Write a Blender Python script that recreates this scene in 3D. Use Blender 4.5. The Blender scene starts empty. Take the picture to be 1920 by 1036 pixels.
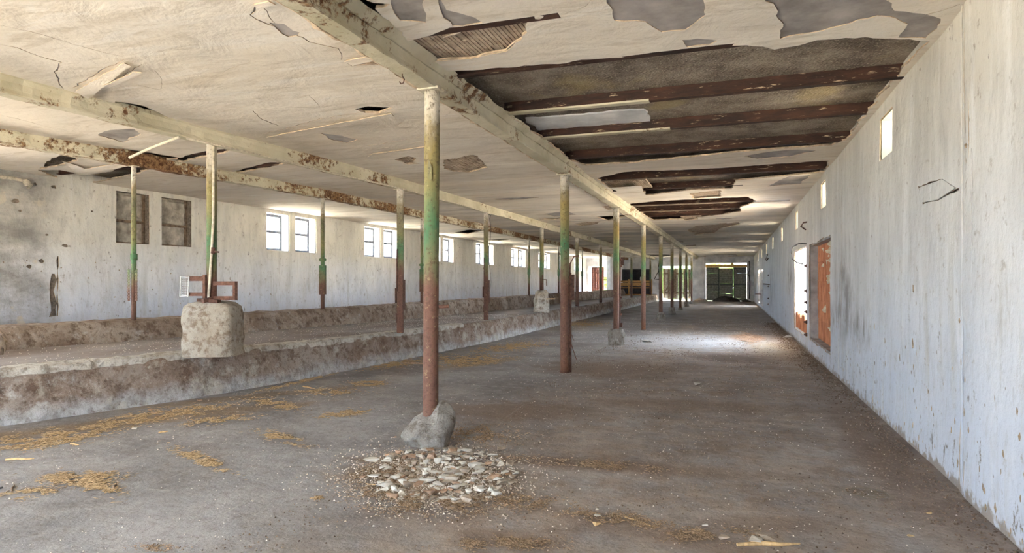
import bpy, bmesh, math, random
from mathutils import Vector, Matrix, noise
from mathutils.geometry import delaunay_2d_cdt

# ------------------------------------------------------------ camera, daylight, exposure
F, VPX, HY, H = 1187.0, 1373.0, 528.0, 1.5
TH = math.atan((VPX - 960) / F)
ST, CT = math.sin(TH), math.cos(TH)
scene = bpy.context.scene
C = scene.collection
cam = bpy.data.objects.new('camera', bpy.data.cameras.new('camera'))
C.objects.link(cam)
cam.location = (0, 0, H)
cam.rotation_euler = (math.pi / 2, 0, TH)
cam.data.sensor_width = 36
cam.data.lens = F / 1920 * 36
cam.data.shift_y = (HY - 518) / 1920
cam.data.clip_start = 0.05
cam.data.clip_end = 500
scene.camera = cam
scene.view_settings.view_transform = 'Standard'
scene.view_settings.look = 'None'
scene.view_settings.gamma = 1
scene.view_settings.exposure = 2.45
scene.cycles.max_bounces = 14
scene.cycles.diffuse_bounces = 12
scene.cycles.transparent_max_bounces = 16
scene.cycles.use_denoising = True
scene.cycles.sample_clamp_indirect = 8
w = bpy.data.worlds.new('sky')
scene.world = w
w.use_nodes = True
bg = w.node_tree.nodes['Background']
bg.inputs[0].default_value = (0.70, 0.84, 1.0, 1)
bg.inputs[1].default_value = 6.6
sun = bpy.data.objects.new('sun', bpy.data.lights.new('sun', 'SUN'))
C.objects.link(sun)
sun.data.energy = 30
sun.data.angle = math.radians(2)
sun.data.color = (1.0, .93, .82)
sun.rotation_euler = (math.radians(-30), math.radians(6), 0)      # high, from beyond the far gates

R = random.Random(11)

# ------------------------------------------------------------ measuring helpers (photo frame -> place)
def gp(px, py, z=0.0):
    D = (H - z) * F / (py - HY)
    r = (px - 960) / F * D
    return Vector((-D * ST + r * CT, D * CT + r * ST, z))

def ray(px):
    u = (px - 960) / F
    return (-ST + u * CT, CT + u * ST)

def interp(tab, y):
    if y <= tab[0][0]:
        a, b = tab[0], tab[1]
    elif y >= tab[-1][0]:
        return tab[-1][1]
    else:
        for i in range(len(tab) - 1):
            if tab[i][0] <= y <= tab[i + 1][0]:
                a, b = tab[i], tab[i + 1]
                break
    return a[1] + (b[1] - a[1]) * (y - a[0]) / (b[0] - a[0])

def rowtab(z, pts):
    out = []
    for px, py in pts:
        p = gp(px, py, z)
        out.append((p.y, p.x))
    return sorted(out)

def hit(px, tab):
    dx, dy = ray(px)
    lo, hi = 0.5, 90
    s0 = lo * dx - interp(tab, lo * dy)
    for _ in range(60):
        m = (lo + hi) / 2
        s = m * dx - interp(tab, m * dy)
        if (s > 0) == (s0 > 0):
            lo = m
        else:
            hi = m
    m = (lo + hi) / 2
    return Vector((m * dx, m * dy, 0)), m       # point, depth

def zat(py, D):
    return H - (py - HY) * D / F

ZC, ZB = 3.45, 3.27          # ceiling plaster, underside of the beams
YE = 51.7                     # end wall
XR = 1.55
ROW1 = [(-3, -2.64), (10, -2.62), (51, -2.62)]
ROW2 = sorted([(4.06, -6.53), (6.45, -6.36), (11.0, -5.98), (20, -5.92), (51, -5.90)])
ROW3 = sorted([(5.5, -8.89), (6.9, -8.68), (11.3, -8.22), (20, -8.08), (51, -8.05)])
LW = sorted([(7.45, -11.98), (12, -11.75), (20, -11.5), (52, -11.45)])
BASE = sorted([(4.45, -7.15), (6.25, -6.56), (8.5, -6.18), (14.9, -5.69), (30, -5.60), (51, -5.58)])
CURB = sorted([(5.3, -8.75), (7.0, -8.5), (11.3, -8.05), (20, -7.92), (51, -7.90)])
def zplat_back(y):
    return interp([(5, .64), (11, .58), (17, .50), (26, .45), (51, .42)], y)
ZP = 0.52
def zpf(y): return interp([(4.5, .57), (6.8, .58), (8.5, .54), (11, .52), (51, .52)], y)
ZK = 0.92

# ------------------------------------------------------------ materials
class NT:
    def __init__(s, name):
        s.m = bpy.data.materials.new(name)
        s.m.use_nodes = True
        s.t = s.m.node_tree
        s.b = s.t.nodes['Principled BSDF']
        s.tc = s.t.nodes.new('ShaderNodeTexCoord')
        s.geo = s.t.nodes.new('ShaderNodeNewGeometry')
        s.P = s.geo.outputs['Position']
    def link(s, a, b): s.t.links.new(a, b)
    def setv(s, sock, v):
        if hasattr(v, 'is_output'): s.link(v, sock)
        else: sock.default_value = v
    def mapv(s, scale=(1, 1, 1), loc=(0, 0, 0), rot=(0, 0, 0), src=None):
        n = s.t.nodes.new('ShaderNodeMapping')
        s.link(src or s.P, n.inputs[0])
        n.inputs['Scale'].default_value = scale
        n.inputs['Location'].default_value = loc
        n.inputs['Rotation'].default_value = rot
        return n.outputs[0]
    def noise(s, scale, detail=6, rough=.6, vec=None, dist=0):
        n = s.t.nodes.new('ShaderNodeTexNoise')
        s.link(vec or s.P, n.inputs['Vector'])
        n.inputs['Scale'].default_value = scale
        n.inputs['Detail'].default_value = detail
        n.inputs['Roughness'].default_value = rough
        n.inputs['Distortion'].default_value = dist
        return n.outputs[0]
    def vor(s, scale, feat='F1', vec=None, out='Distance'):
        n = s.t.nodes.new('ShaderNodeTexVoronoi')
        n.feature = feat
        s.link(vec or s.P, n.inputs['Vector'])
        n.inputs['Scale'].default_value = scale
        return n.outputs[out]
    def ramp(s, f, a, b, c0=0.0, c1=1.0):
        n = s.t.nodes.new('ShaderNodeMapRange')
        n.clamp = True
        s.setv(n.inputs[0], f)
        n.inputs[1].default_value = a; n.inputs[2].default_value = b
        n.inputs[3].default_value = c0; n.inputs[4].default_value = c1
        return n.outputs[0]
    def math(s, op, a, b=0.0):
        n = s.t.nodes.new('ShaderNodeMath'); n.operation = op
        s.setv(n.inputs[0], a); s.setv(n.inputs[1], b)
        return n.outputs[0]
    def mix(s, f, a, b, mode='MIX'):
        n = s.t.nodes.new('ShaderNodeMix'); n.data_type = 'RGBA'; n.blend_type = mode
        s.setv(n.inputs[0], f)
        for k, v in ((6, a), (7, b)):
            if isinstance(v, tuple) and len(v) == 3: v = v + (1,)
            s.setv(n.inputs[k], v)
        return n.outputs[2]
    def xyz(s, i):
        n = s.t.nodes.new('ShaderNodeSeparateXYZ'); s.link(s.P, n.inputs[0])
        return n.outputs[i]
    def ramps(s, f, stops):
        n = s.t.nodes.new('ShaderNodeValToRGB')
        s.setv(n.inputs[0], f)
        e = n.color_ramp.elements
        while len(e) < len(stops): e.new(.5)
        for k, (p, c) in enumerate(stops):
            e[k].position = p; e[k].color = c + (1,)
        return n.outputs[0]
    def bump(s, h, st=.3, dist=.02, prev=None):
        n = s.t.nodes.new('ShaderNodeBump')
        s.setv(n.inputs['Height'], h)
        n.inputs['Strength'].default_value = st
        n.inputs['Distance'].default_value = dist
        if prev is not None: s.link(prev, n.inputs['Normal'])
        return n.outputs[0]
    def done(s, col, rough=.85, nrm=None, metal=0, spec=.3):
        s.setv(s.b.inputs['Base Color'], col + (1,) if isinstance(col, tuple) else col)
        s.setv(s.b.inputs['Roughness'], rough)
        s.b.inputs['Metallic'].default_value = metal
        s.b.inputs['Specular IOR Level'].default_value = spec
        if nrm is not None: s.link(nrm, s.b.inputs['Normal'])
        return s.m
    def ellipse(s, cx, cy, rx, ry, rot=0, soft=.35, warp=None, wa=.5):
        v = s.mapv(scale=(1, 1, 1), loc=(-cx, -cy, 0))
        n = s.t.nodes.new('ShaderNodeVectorRotate'); n.rotation_type = 'Z_AXIS'
        s.link(v, n.inputs['Vector']); n.inputs['Angle'].default_value = -rot
        v = s.mapv(scale=(1 / rx, 1 / ry, 0), src=n.outputs[0])
        l = s.t.nodes.new('ShaderNodeVectorMath'); l.operation = 'LENGTH'
        s.link(v, l.inputs[0])
        d = l.outputs['Value']
        if warp is not None:
            d = s.math('ADD', d, s.math('MULTIPLY', s.math('SUBTRACT', warp, .5), wa * 2))
        return s.ramp(d, 1, 1 - soft)

M = {}
def simple(name, col, rough=.8, nscale=20, amt=.25, bump=.2, bd=.005, metal=0, dark=None):
    t = NT(name)
    n = t.noise(nscale)
    d = dark or tuple(c * (1 - amt * 1.6) for c in col)
    l = tuple(min(1, c * (1 + amt)) for c in col)
    c = t.mix(t.ramp(n, .3, .7), d, l)
    M[name] = t.done(c, rough, t.bump(t.noise(nscale * 3), bump, bd), metal)
    return M[name]

def mk_ceiling():
    t = NT('ceiling_limewash')
    v = t.mapv(scale=(.25, 1, 1))
    big = t.noise(.55, 5, .6, v, .6)
    c = t.mix(t.ramp(big, .38, .66), (.74, .66, .55), (.88, .82, .73))
    st = t.noise(1.3, 6, .65, t.mapv(scale=(.3, 1.4, 1), loc=(7, 3, 0)), .8)
    c = t.mix(t.ramp(st, .55, .72, 0, .75), c, (.50, .42, .31))
    c = t.mix(t.ramp(t.noise(3.1, 8, .7, t.mapv(scale=(.35, 1.6, 1), loc=(2, 3, 0)), 1.2), .52, .66, 0, .45), c, (.46, .37, .25))
    c = t.mix(t.ramp(t.noise(2.1, 7, .65, t.mapv(scale=(.3, 1.6, 1), loc=(12, 3, 0)), 1.0), .56, .64, 0, .5), c, (.86, .82, .76))
    # patchy greyer tone, growing stronger deeper in the hall
    deep_grey = t.math('MULTIPLY', t.ramp(t.xyz(1), 9, 26, .15, .7), t.ramp(t.noise(.8, 6, .65, t.mapv(scale=(.22, 1, 1), loc=(3, 9, 0)), .7), .42, .62))
    c = t.mix(deep_grey, c, (.36, .34, .32))
    c = t.mix(t.ramp(t.noise(40, 3), .62, .72, 0, .35), c, (.4, .35, .27))
    b = t.bump(t.noise(1.8, 8, .58, None, .8), .55, .05)
    b = t.bump(t.noise(22, 6, .65), .45, .006, b)
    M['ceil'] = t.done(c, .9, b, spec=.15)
mk_ceiling()
simple('grey_plaster', (.38, .35, .33), .9, 3, .28, .35, .01)
simple('torn_plaster', (.58, .45, .31), .95, 14, .3, .6, .01)

def mk_gravel():
    t = NT('gravel_concrete')
    n = t.noise(2.2, 6, .65)
    c = t.mix(t.ramp(n, .35, .68), (.17, .135, .11), (.44, .375, .30))
    g = t.vor(38, vec=t.mapv(scale=(1, 1, 1)))
    c = t.mix(t.ramp(t.noise(45, 2), .57, .68, 0, .8), c, (.62, .54, .42))
    c = t.mix(t.ramp(t.noise(1.1, 3, .5, t.mapv(loc=(4, 2, 0))), .6, .7, 0, .5), c, (.50, .40, .20))
    b = t.bump(g, .9, .02); b = t.bump(t.noise(12, 6), .7, .03, b)
    M['gravel'] = t.done(c, .95, b, spec=.1)
mk_gravel()

def mk_ribs():
    t = NT('clay_tile_ribs')
    c = t.mix(t.ramp(t.noise(8), .35, .65), (.36, .27, .20), (.62, .52, .40))
    M['ribs'] = t.done(c, .95, t.bump(t.noise(50), .3, .004), spec=.1)
mk_ribs()

def mk_joist():
    t = NT('rusty_steel')
    n = t.noise(5, 8, .7, t.mapv(scale=(.5, 1, 2)))
    c = t.mix(t.ramp(n, .38, .66), (.028, .017, .015), (.085, .038, .025))
    c = t.mix(t.ramp(t.noise(14, 6, .7, t.mapv(scale=(.3, 1, 2))), .60, .66, 0, .9), c, (.60, .47, .32))
    M['joist'] = t.done(c, .75, t.bump(t.noise(30, 6), .5, .006))
mk_joist()

def mk_beam(name, rust_lo, rust_hi):
    t = NT(name)
    n = t.noise(1.2, 4)
    c = t.mix(t.ramp(n, .35, .65), (.46, .42, .29), (.66, .61, .47))
    r = t.noise(9, 8, .75)
    big = t.noise(.7, 3)
    f = t.ramp(t.math('ADD', r, t.math('MULTIPLY', t.math('SUBTRACT', big, .5), .9)), rust_lo, rust_hi)
    c = t.mix(f, c, t.mix(t.ramp(t.noise(25, 4), .4, .6), (.10, .045, .025), (.30, .18, .09)))
    b = t.bump(t.noise(7, 8, .65), .6, .02); b = t.bump(f, -.4, .006, b)
    M[name] = t.done(c, .85, b, spec=.2)
mk_beam('beam_paint', .61, .69)
mk_beam('beam_rust', .44, .52)

def mk_wall(name, seed, right):
    t = NT(name)
    v = t.mapv(scale=(1, 1, .25), loc=(0, seed, 0))
    n = t.noise(1.6, 6, .6, v, .4)
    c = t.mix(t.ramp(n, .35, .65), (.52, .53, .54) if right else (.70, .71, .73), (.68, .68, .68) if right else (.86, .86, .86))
    # two limewash coats, warm above, bluish below, with skylight and warm bounce painted in
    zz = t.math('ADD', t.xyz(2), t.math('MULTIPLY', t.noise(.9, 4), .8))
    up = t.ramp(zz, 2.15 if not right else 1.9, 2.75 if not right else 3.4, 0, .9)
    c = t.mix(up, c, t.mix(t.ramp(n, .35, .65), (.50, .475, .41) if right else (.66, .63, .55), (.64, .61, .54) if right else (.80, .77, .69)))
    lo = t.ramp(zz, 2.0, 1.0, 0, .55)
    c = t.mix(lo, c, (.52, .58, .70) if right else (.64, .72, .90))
    # streaks
    s = t.noise(5, 5, .6, t.mapv(scale=(1, 1, .08), loc=(0, seed * 2, 0)))
    c = t.mix(t.ramp(s, .56, .72, 0, .55), c, (.50, .49, .45))
    c = t.mix(t.ramp(t.noise(4, 5, .6, t.mapv(scale=(1, 1, .12), loc=(0, 5, 1))), .58, .70, 0, .45), c, (.78, .78, .77))
    # scuffs and chips, denser near the ground
    ch = t.noise(6, 6, .72, t.mapv(scale=(1, 1, .6), loc=(0, seed, 3)))
    low = t.ramp(t.xyz(2), 1.1, 0, 0, .07)
    ch = t.ramp(t.math('ADD', ch, low), .655, .70)
    c = t.mix(t.ramp(t.noise(3.2, 8, .75, t.mapv(scale=(1, 1, .5), loc=(0, 3, 7))), .52, .66, 0, .38), c, (.40, .385, .355))
    c = t.mix(t.ramp(t.noise(14, 7, .75, t.mapv(scale=(1, 1, .25), loc=(0, 9, 7))), .55, .68, 0, .4), c, (.34, .32, .29))
    c = t.mix(ch, c, (.22, .20, .18))
    c = t.mix(t.ramp(t.math('ADD', t.noise(9, 5, .6), t.ramp(t.xyz(2), .12, 0, 0, .3)), .62, .75, 0, .85), c, (.27, .22, .17))
    if right:
        # smudged dirty areas beside the doorways
        for (y, z, ry, rz) in ((10.4, 1.35, 1.3, .9), (9.2, .9, .9, .35), (19.8, 1.5, 1.4, .8), (28.7, 1.2, 3.2, 1.1), (13.6, .9, 5, .35)):
            vv = t.mapv(scale=(0, 1 / ry, 1 / rz), loc=(0, -y / ry, -z / rz))
            l = t.t.nodes.new('ShaderNodeVectorMath'); l.operation = 'LENGTH'; t.link(vv, l.inputs[0])
            m = t.ramp(l.outputs['Value'], 1, .3)
            m = t.math('MULTIPLY', m, t.ramp(t.noise(2.6, 7, .7, t.mapv(scale=(1, 1, .4))), .44, .6))
            c = t.mix(t.math('MULTIPLY', m, .8), c, (.21, .19, .17))
    else:
        vv = t.mapv(scale=(0, 1, 1))
        dirty = t.ramp(t.math('ADD', t.xyz(1), t.math('MULTIPLY', t.noise(1.3), 1.0)), 9.0, 8.5)
        n2 = t.noise(1.6, 7, .7, t.mapv(scale=(1, .5, 1)))
        c = t.mix(t.math('MULTIPLY', dirty, t.ramp(n2, .34, .62, 0.15, .95)), c, (.25, .24, .22))
        c = t.mix(t.math('MULTIPLY', dirty, t.ramp(t.noise(2.5, 4), .60, .66, 0, .8)), c, (.62, .56, .45))
    b = t.bump(t.noise(1.8, 7, .6, t.mapv(scale=(1, 1, .6))), .8, .06)
    b = t.bump(t.noise(14, 7, .65), .6, .012, b)
    b = t.bump(ch, -.5, .01, b)
    M[name] = t.done(c, .85, b, spec=.2)
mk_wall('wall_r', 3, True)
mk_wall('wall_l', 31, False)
simple('wall_end', (.86, .88, .91), .9, 2, .2, .3, .02)
simple('reveal', (.40, .385, .29), .9, 5, .12, .3, .01)
simple('chip', (.24, .20, .16), .95, 20, .35, .6, .01)
simple('patch', (.72, .66, .50), .95, 15, .2, .9, .02)

def mk_floor():
    t = NT('concrete_floor')
    wp = t.noise(1.1, 5, .6)
    wf = t.noise(3.5, 6, .65)
    c = t.mix(t.ramp(t.noise(.8, 6, .6, t.mapv(loc=(5, 1, 0))), .38, .62), (.19, .185, .19), (.35, .345, .35))
    c = t.mix(t.ramp(t.noise(5, 7, .7), .5, .7, 0, .6), c, (.42, .415, .41))
    # brown trodden dirt to the right of the first row of posts
    x = t.math('ADD', t.xyz(0), t.math('MULTIPLY', t.math('SUBTRACT', wp, .5), 2.4))
    dirt = t.ramp(x, -2.9, -1.5, .15, .95)
    dirt = t.math('MULTIPLY', dirt, t.ramp(wf, .33, .6, .35, 1))
    c = t.mix(dirt, c, t.mix(t.ramp(t.noise(1.7, 8, .7, t.mapv(loc=(8, 2, 0))), .36, .62), (.21, .155, .12), (.40, .33, .275)))
    c = t.mix(t.ramp(t.noise(9, 8, .78), .50, .66, 0, .6), c, (.15, .125, .105))
    brown = (.20, .14, .10)
    for (px, py, rx, ry, rot, amt, col) in (
            (800, 890, .95, .62, 0, .95, (.20, .135, .08)), (960, 770, 1.2, .8, .4, .8, brown), (1130, 690, 1.6, 1.4, .2, .7, brown),
            (1370, 670, .9, 1.0, 0, .85, (.13, .09, .07)), (1640, 830, .35, 3.0, 0, .8, brown), (1590, 700, .5, 4, 0, .6, brown),
            (1100, 870, 2.0, .22, .1, .7, brown), (1300, 760, 1.5, .5, .1, .6, brown), (1230, 1000, 1.2, .18, -.2, .6, brown),
            (950, 1010, .5, .15, 0, .7, brown), (1440, 980, .5, .2, .3, .6, brown),
            (250, 790, 2.6, .35, .95, .7, (.24, .17, .10)), (450, 745, 2.2, .25, .95, .6, (.24, .17, .10)), (900, 680, 1.4, .35, 1.2, .7, (.28, .20, .12)),
            (1050, 612, 2.5, 3, 0, .55, (.30, .26, .21)), (1400, 632, .6, 1.3, 0, .8, (.36, .17, .08)), (1450, 655, .7, 2.5, 0, .5, (.32, .23, .12))):
        p = gp(px, py)
        m = t.ellipse(p.x, p.y, rx, ry, rot, .55, wf, .8)
        m = t.math('MULTIPLY', m, amt)
        c = t.mix(m, c, col)
    p = gp(1270, 640)  # bluish pool of doorway daylight painted into the floor colour
    m = t.ellipse(p.x, p.y, 2.0, 3.0, 0, .6, wf, .6)
    c = t.mix(t.math('MULTIPLY', m, .6), c, (.50, .51, .54))
    p = gp(1628, 924)
    wet = t.ellipse(p.x, p.y, .19, .15, 0, .3, t.noise(7, 3), .25)
    c = t.mix(t.math('MULTIPLY', wet, .85), c, (.145, .105, .05))
    # joints between the cast slabs
    n = t.t.nodes.new('ShaderNodeTexBrick')
    vec = t.t.nodes.new('ShaderNodeVectorMath'); vec.operation = 'ADD'
    off = t.t.nodes.new('ShaderNodeTexNoise'); off.inputs['Scale'].default_value = 1.5
    t.link(t.P, off.inputs['Vector'])
    sc = t.t.nodes.new('ShaderNodeVectorMath'); sc.operation = 'SCALE'; sc.inputs['Scale'].default_value = .12
    t.link(off.outputs['Color'], sc.inputs[0])
    t.link(t.mapv(rot=(0, 0, -.06)), vec.inputs[0]); t.link(sc.outputs[0], vec.inputs[1])
    t.link(vec.outputs[0], n.inputs['Vector'])
    n.inputs['Scale'].default_value = 1
    n.inputs['Brick Width'].default_value = 1.9; n.inputs['Row Height'].default_value = 1.25
    n.inputs['Mortar Size'].default_value = .012; n.inputs['Mortar Smooth'].default_value = .6
    j = t.math('MULTIPLY', n.outputs['Fac'], t.ramp(t.xyz(0), -1.9, -2.6, .05, .35))
    c = t.mix(t.math('MULTIPLY', j, t.ramp(wf, .4, .55)), c, (.46, .44, .40))
    # specks
    c = t.mix(t.ramp(t.noise(45, 4, .7), .58, .68, 0, .7), c, (.11, .09, .075))
    c = t.mix(t.ramp(t.noise(90, 2, .5, t.mapv(loc=(3, 3, 3))), .70, .75, 0, .7), c, (.62, .58, .52))
    b = t.bump(wf, .6, .04); b = t.bump(t.noise(30, 7, .75), .7, .01, b)
    b = t.bump(n.outputs['Fac'], -.3, .01, b)
    ro = t.ramp(wet, 0, 1, .82, .25)
    M['floor'] = t.done(c, ro, b, spec=.35)
mk_floor()

def mk_stained(name, top, mid, low):
    t = NT(name)
    n = t.noise(1.6, 7, .65)
    f = t.noise(7, 7, .7)
    c = t.mix(t.ramp(n, .36, .6), mid, top)
    c = t.mix(t.ramp(f, .50, .60, 0, .8), c, low)
    c = t.mix(t.ramp(t.noise(3.2, 8, .75, t.mapv(loc=(2, 8, 1))), .57, .66, 0, .7), c, (.52, .49, .45))
    if name == 'platform_side':
        zz = t.math('SUBTRACT', t.xyz(2), t.math('MULTIPLY', t.noise(1.3, 7, .7), .45))
        c = t.mix(t.ramp(zz, -.02, -.16, 0, .8), c, t.mix(t.ramp(f, .4, .6), (.55, .54, .54), (.34, .32, .30)))
        zz = t.math('SUBTRACT', t.noise(2.3, 7, .7, t.mapv(loc=(1, 4, 4))), .5)
        c = t.mix(t.ramp(zz, .05, .12, 0, .55), c, (.52, .47, .38))
    c = t.mix(t.ramp(t.noise(18, 7, .75), .54, .66, 0, .7), c, (.13, .09, .065))
    c = t.mix(t.ramp(t.noise(26, 6, .75, t.mapv(loc=(6, 6, 1))), .58, .68, 0, .5), c, (.62, .57, .50))
    b = t.bump(t.noise(5, 9, .72), .9, .06); b = t.bump(t.noise(30, 6, .7), .7, .012, b)
    M[name] = t.done(c, .92, b, spec=.15)
mk_stained('platform_side', (.36, .30, .25), (.22, .15, .11), (.14, .088, .06))
mk_stained('curb', (.40, .33, .265), (.21, .145, .10), (.125, .078, .05))
mk_stained('footing', (.30, .275, .245), (.215, .19, .16), (.15, .12, .095))
mk_stained('pedestal', (.44, .40, .34), (.36, .30, .23), (.20, .145, .10))
mk_stained('lip', (.60, .57, .51), (.46, .42, .36), (.26, .21, .16))

def mk_ptop():
    t = NT('platform_top')
    n = t.noise(1.1, 6, .6, t.mapv(scale=(1, .5, 1)))
    c = t.mix(t.ramp(n, .36, .62), (.20, .165, .145), (.33, .30, .285))
    c = t.mix(t.ramp(t.noise(60, 2), .68, .73, 0, .7), c, (.62, .55, .44))
    M['ptop'] = t.done(c, .9, t.bump(t.noise(25, 7, .7), .5, .01), spec=.2)
mk_ptop()

def mk_post(name, zw, zo, zg, zr, olive=(.25, .20, .08), dark=1.0):
    # old posts: white paint by the ceiling, lichen below it, green paint at mid height, bare rust at the foot
    t = NT(name)
    z = t.math('ADD', t.xyz(2), t.math('MULTIPLY', t.math('SUBTRACT', t.noise(5, 6, .7, t.mapv(scale=(1, 1, .5))), .5), .9))
    z = t.math('DIVIDE', z, 4)
    k = dark
    sp = t.noise(22, 7, .75)
    rust = t.mix(t.ramp(sp, .4, .62), (.085 * k, .04 * k, .03 * k), (.22 * k, .11 * k, .078 * k))
    orange = (.38, .17, .05)
    c = t.ramps(z, [(0, (.30, .12, .04)), (.10, (.17, .085, .06)), ((zr - .1) / 4, (.17, .085, .06)), ((zr + .15) / 4, (.16, .16, .08)),
                    (zg / 4, (.07, .17, .08)), ((zg + .35) / 4, (.20, .19, .08)), (zo / 4, olive), ((zw - .1) / 4, (.27, .22, .13)), ((zw + .15) / 4, (.62, .57, .48))])
    low = t.ramp(z, (zr + .1) / 4, (zr - .2) / 4)
    c = t.mix(t.math('MULTIPLY', low, .7), c, rust)
    c = t.mix(t.ramp(sp, .52, .64, 0, .8), c, (.09 * k, .06 * k, .035 * k))
    c = t.mix(t.ramp(t.noise(16, 6, .7, t.mapv(loc=(4, 4, 4))), .60, .68, 0, .6), c, (.42, .34, .17))
    b = t.bump(sp, .6, .006); b = t.bump(t.noise(9, 6), .4, .01, b)
    M[name] = t.done(c, .75, b, spec=.3)
mk_post('post1', 3.02, 2.75, 2.0, 1.55)
mk_post('post1b', 3.02, 2.75, 2.05, 1.6, (.30, .22, .08))
mk_post('post2', 3.05, 2.8, 2.05, 1.7, (.20, .17, .11), .85)
mk_post('post3', 3.0, 2.7, 1.9, 1.45, (.12, .12, .07), .7)
simple('rust', (.17, .085, .06), .8, 25, .35, .5, .005)
simple('dark_rust', (.11, .055, .04), .8, 25, .35, .5, .005)
simple('pale_metal', (.55, .55, .55), .6, 30, .2, .2, .003)
simple('white_pipe', (.60, .54, .42), .7, 20, .25, .3, .004)
simple('black_rubber', (.03, .03, .03), .6, 20, .2, .2, .003)
simple('plaster_chunk', (.58, .55, .49), .9, 14, .18, .5, .01)
simple('dirty_chunk', (.40, .33, .26), .95, 14, .3, .6, .01)
simple('brick_chunk', (.42, .28, .19), .9, 20, .25, .5, .006)
simple('wood_scrap', (.58, .40, .20), .8, 30, .25, .3, .003)
simple('old_plank', (.22, .16, .11), .9, 12, .4, .5, .006)
simple('red_plank', (.20, .08, .06), .8, 12, .3, .3, .004)
simple('yellow_timber', (.80, .52, .18), .7, 8, .2, .3, .004)
simple('grey_board', (.42, .39, .33), .85, 9, .3, .4, .005)
simple('pine', (.55, .31, .12), .7, 8, .25, .3, .004)
simple('dark_cabinet', (.035, .035, .045), .5, 8, .3, .1, .003)
simple('steel_mesh', (.07, .075, .085), .6, 20, .3, .2, .002)
simple('dark_heap', (.06, .05, .045), .95, 8, .4, .8, .03)
simple('win_frame', (.16, .17, .19), .6, 20, .2, .2, .003)
simple('blocked', (.46, .42, .35), .95, 5, .35, .7, .03)
simple('straw', (.44, .31, .17), .85, 30, .3, .1, .002)
simple('chaff', (.29, .20, .125), .9, 30, .35, .2, .002)
simple('crumb', (.17, .12, .085), .95, 30, .35, .3, .003)
simple('chips', (.72, .66, .58), .9, 30, .15, .3, .003)
simple('grass', (.14, .19, .06), .9, 3, .4, .6, .05)
simple('yard', (.62, .53, .41), .95, 1, .12, .4, .02)
simple('leaf', (.12, .20, .04), .8, 6, .4, .6, .05)
simple('road', (.45, .44, .42), .95, 3, .15, .4, .02)

def mk_brick():
    t = NT('hollow_clay_brick')
    c = t.mix(t.ramp(t.noise(3, 6), .35, .65), (.42, .17, .09), (.66, .30, .16))
    M['brick'] = t.done(c, .9, t.bump(t.noise(40, 5), .3, .004), spec=.15)
mk_brick()
def mk_glass():
    t = NT('window_glass')
    tr = t.t.nodes.new('ShaderNodeBsdfTransparent'); tr.inputs[0].default_value = (.93, .95, .96, 1)
    gl = t.t.nodes.new('ShaderNodeBsdfGlossy'); gl.inputs['Roughness'].default_value = .05
    mx = t.t.nodes.new('ShaderNodeMixShader'); mx.inputs[0].default_value = .06
    t.link(tr.outputs[0], mx.inputs[1]); t.link(gl.outputs[0], mx.inputs[2])
    t.link(mx.outputs[0], t.t.nodes['Material Output'].inputs[0])
    M['glass'] = t.m
mk_glass()

# ------------------------------------------------------------ object helpers
def link_mesh(name, verts, faces, mat, parent=None, smooth=False):
    me = bpy.data.meshes.new(name)
    me.from_pydata([tuple(v) for v in verts], [], faces)
    me.validate(); me.update()
    mats = mat if isinstance(mat, (list, tuple)) else [mat]
    for m in mats: me.materials.append(M[m])
    if smooth: me.polygons.foreach_set('use_smooth', [True] * len(me.polygons))
    o = bpy.data.objects.new(name, me)
    C.objects.link(o)
    if parent: o.parent = parent
    return o

def from_bm(name, bm, mat, parent=None, smooth=False):
    bmesh.ops.recalc_face_normals(bm, faces=bm.faces)
    me = bpy.data.meshes.new(name); bm.to_mesh(me); bm.free()
    me.materials.append(M[mat])
    if smooth: me.polygons.foreach_set('use_smooth', [True] * len(me.polygons))
    o = bpy.data.objects.new(name, me); C.objects.link(o)
    if parent: o.parent = parent
    return o

def thing(name, label, cat, loc=(0, 0, 0), group=None):
    o = bpy.data.objects.new(name, None); C.objects.link(o)
    o.location = loc; o.empty_display_size = .1
    o['label'] = label; o['category'] = cat
    if group: o['group'] = group
    return o

def tag(o, label, cat, group=None, kind=None):
    o['label'] = label; o['category'] = cat
    if group: o['group'] = group
    if kind: o['kind'] = kind
    return o

def struct(o):
    o['kind'] = 'structure'; return o

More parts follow.
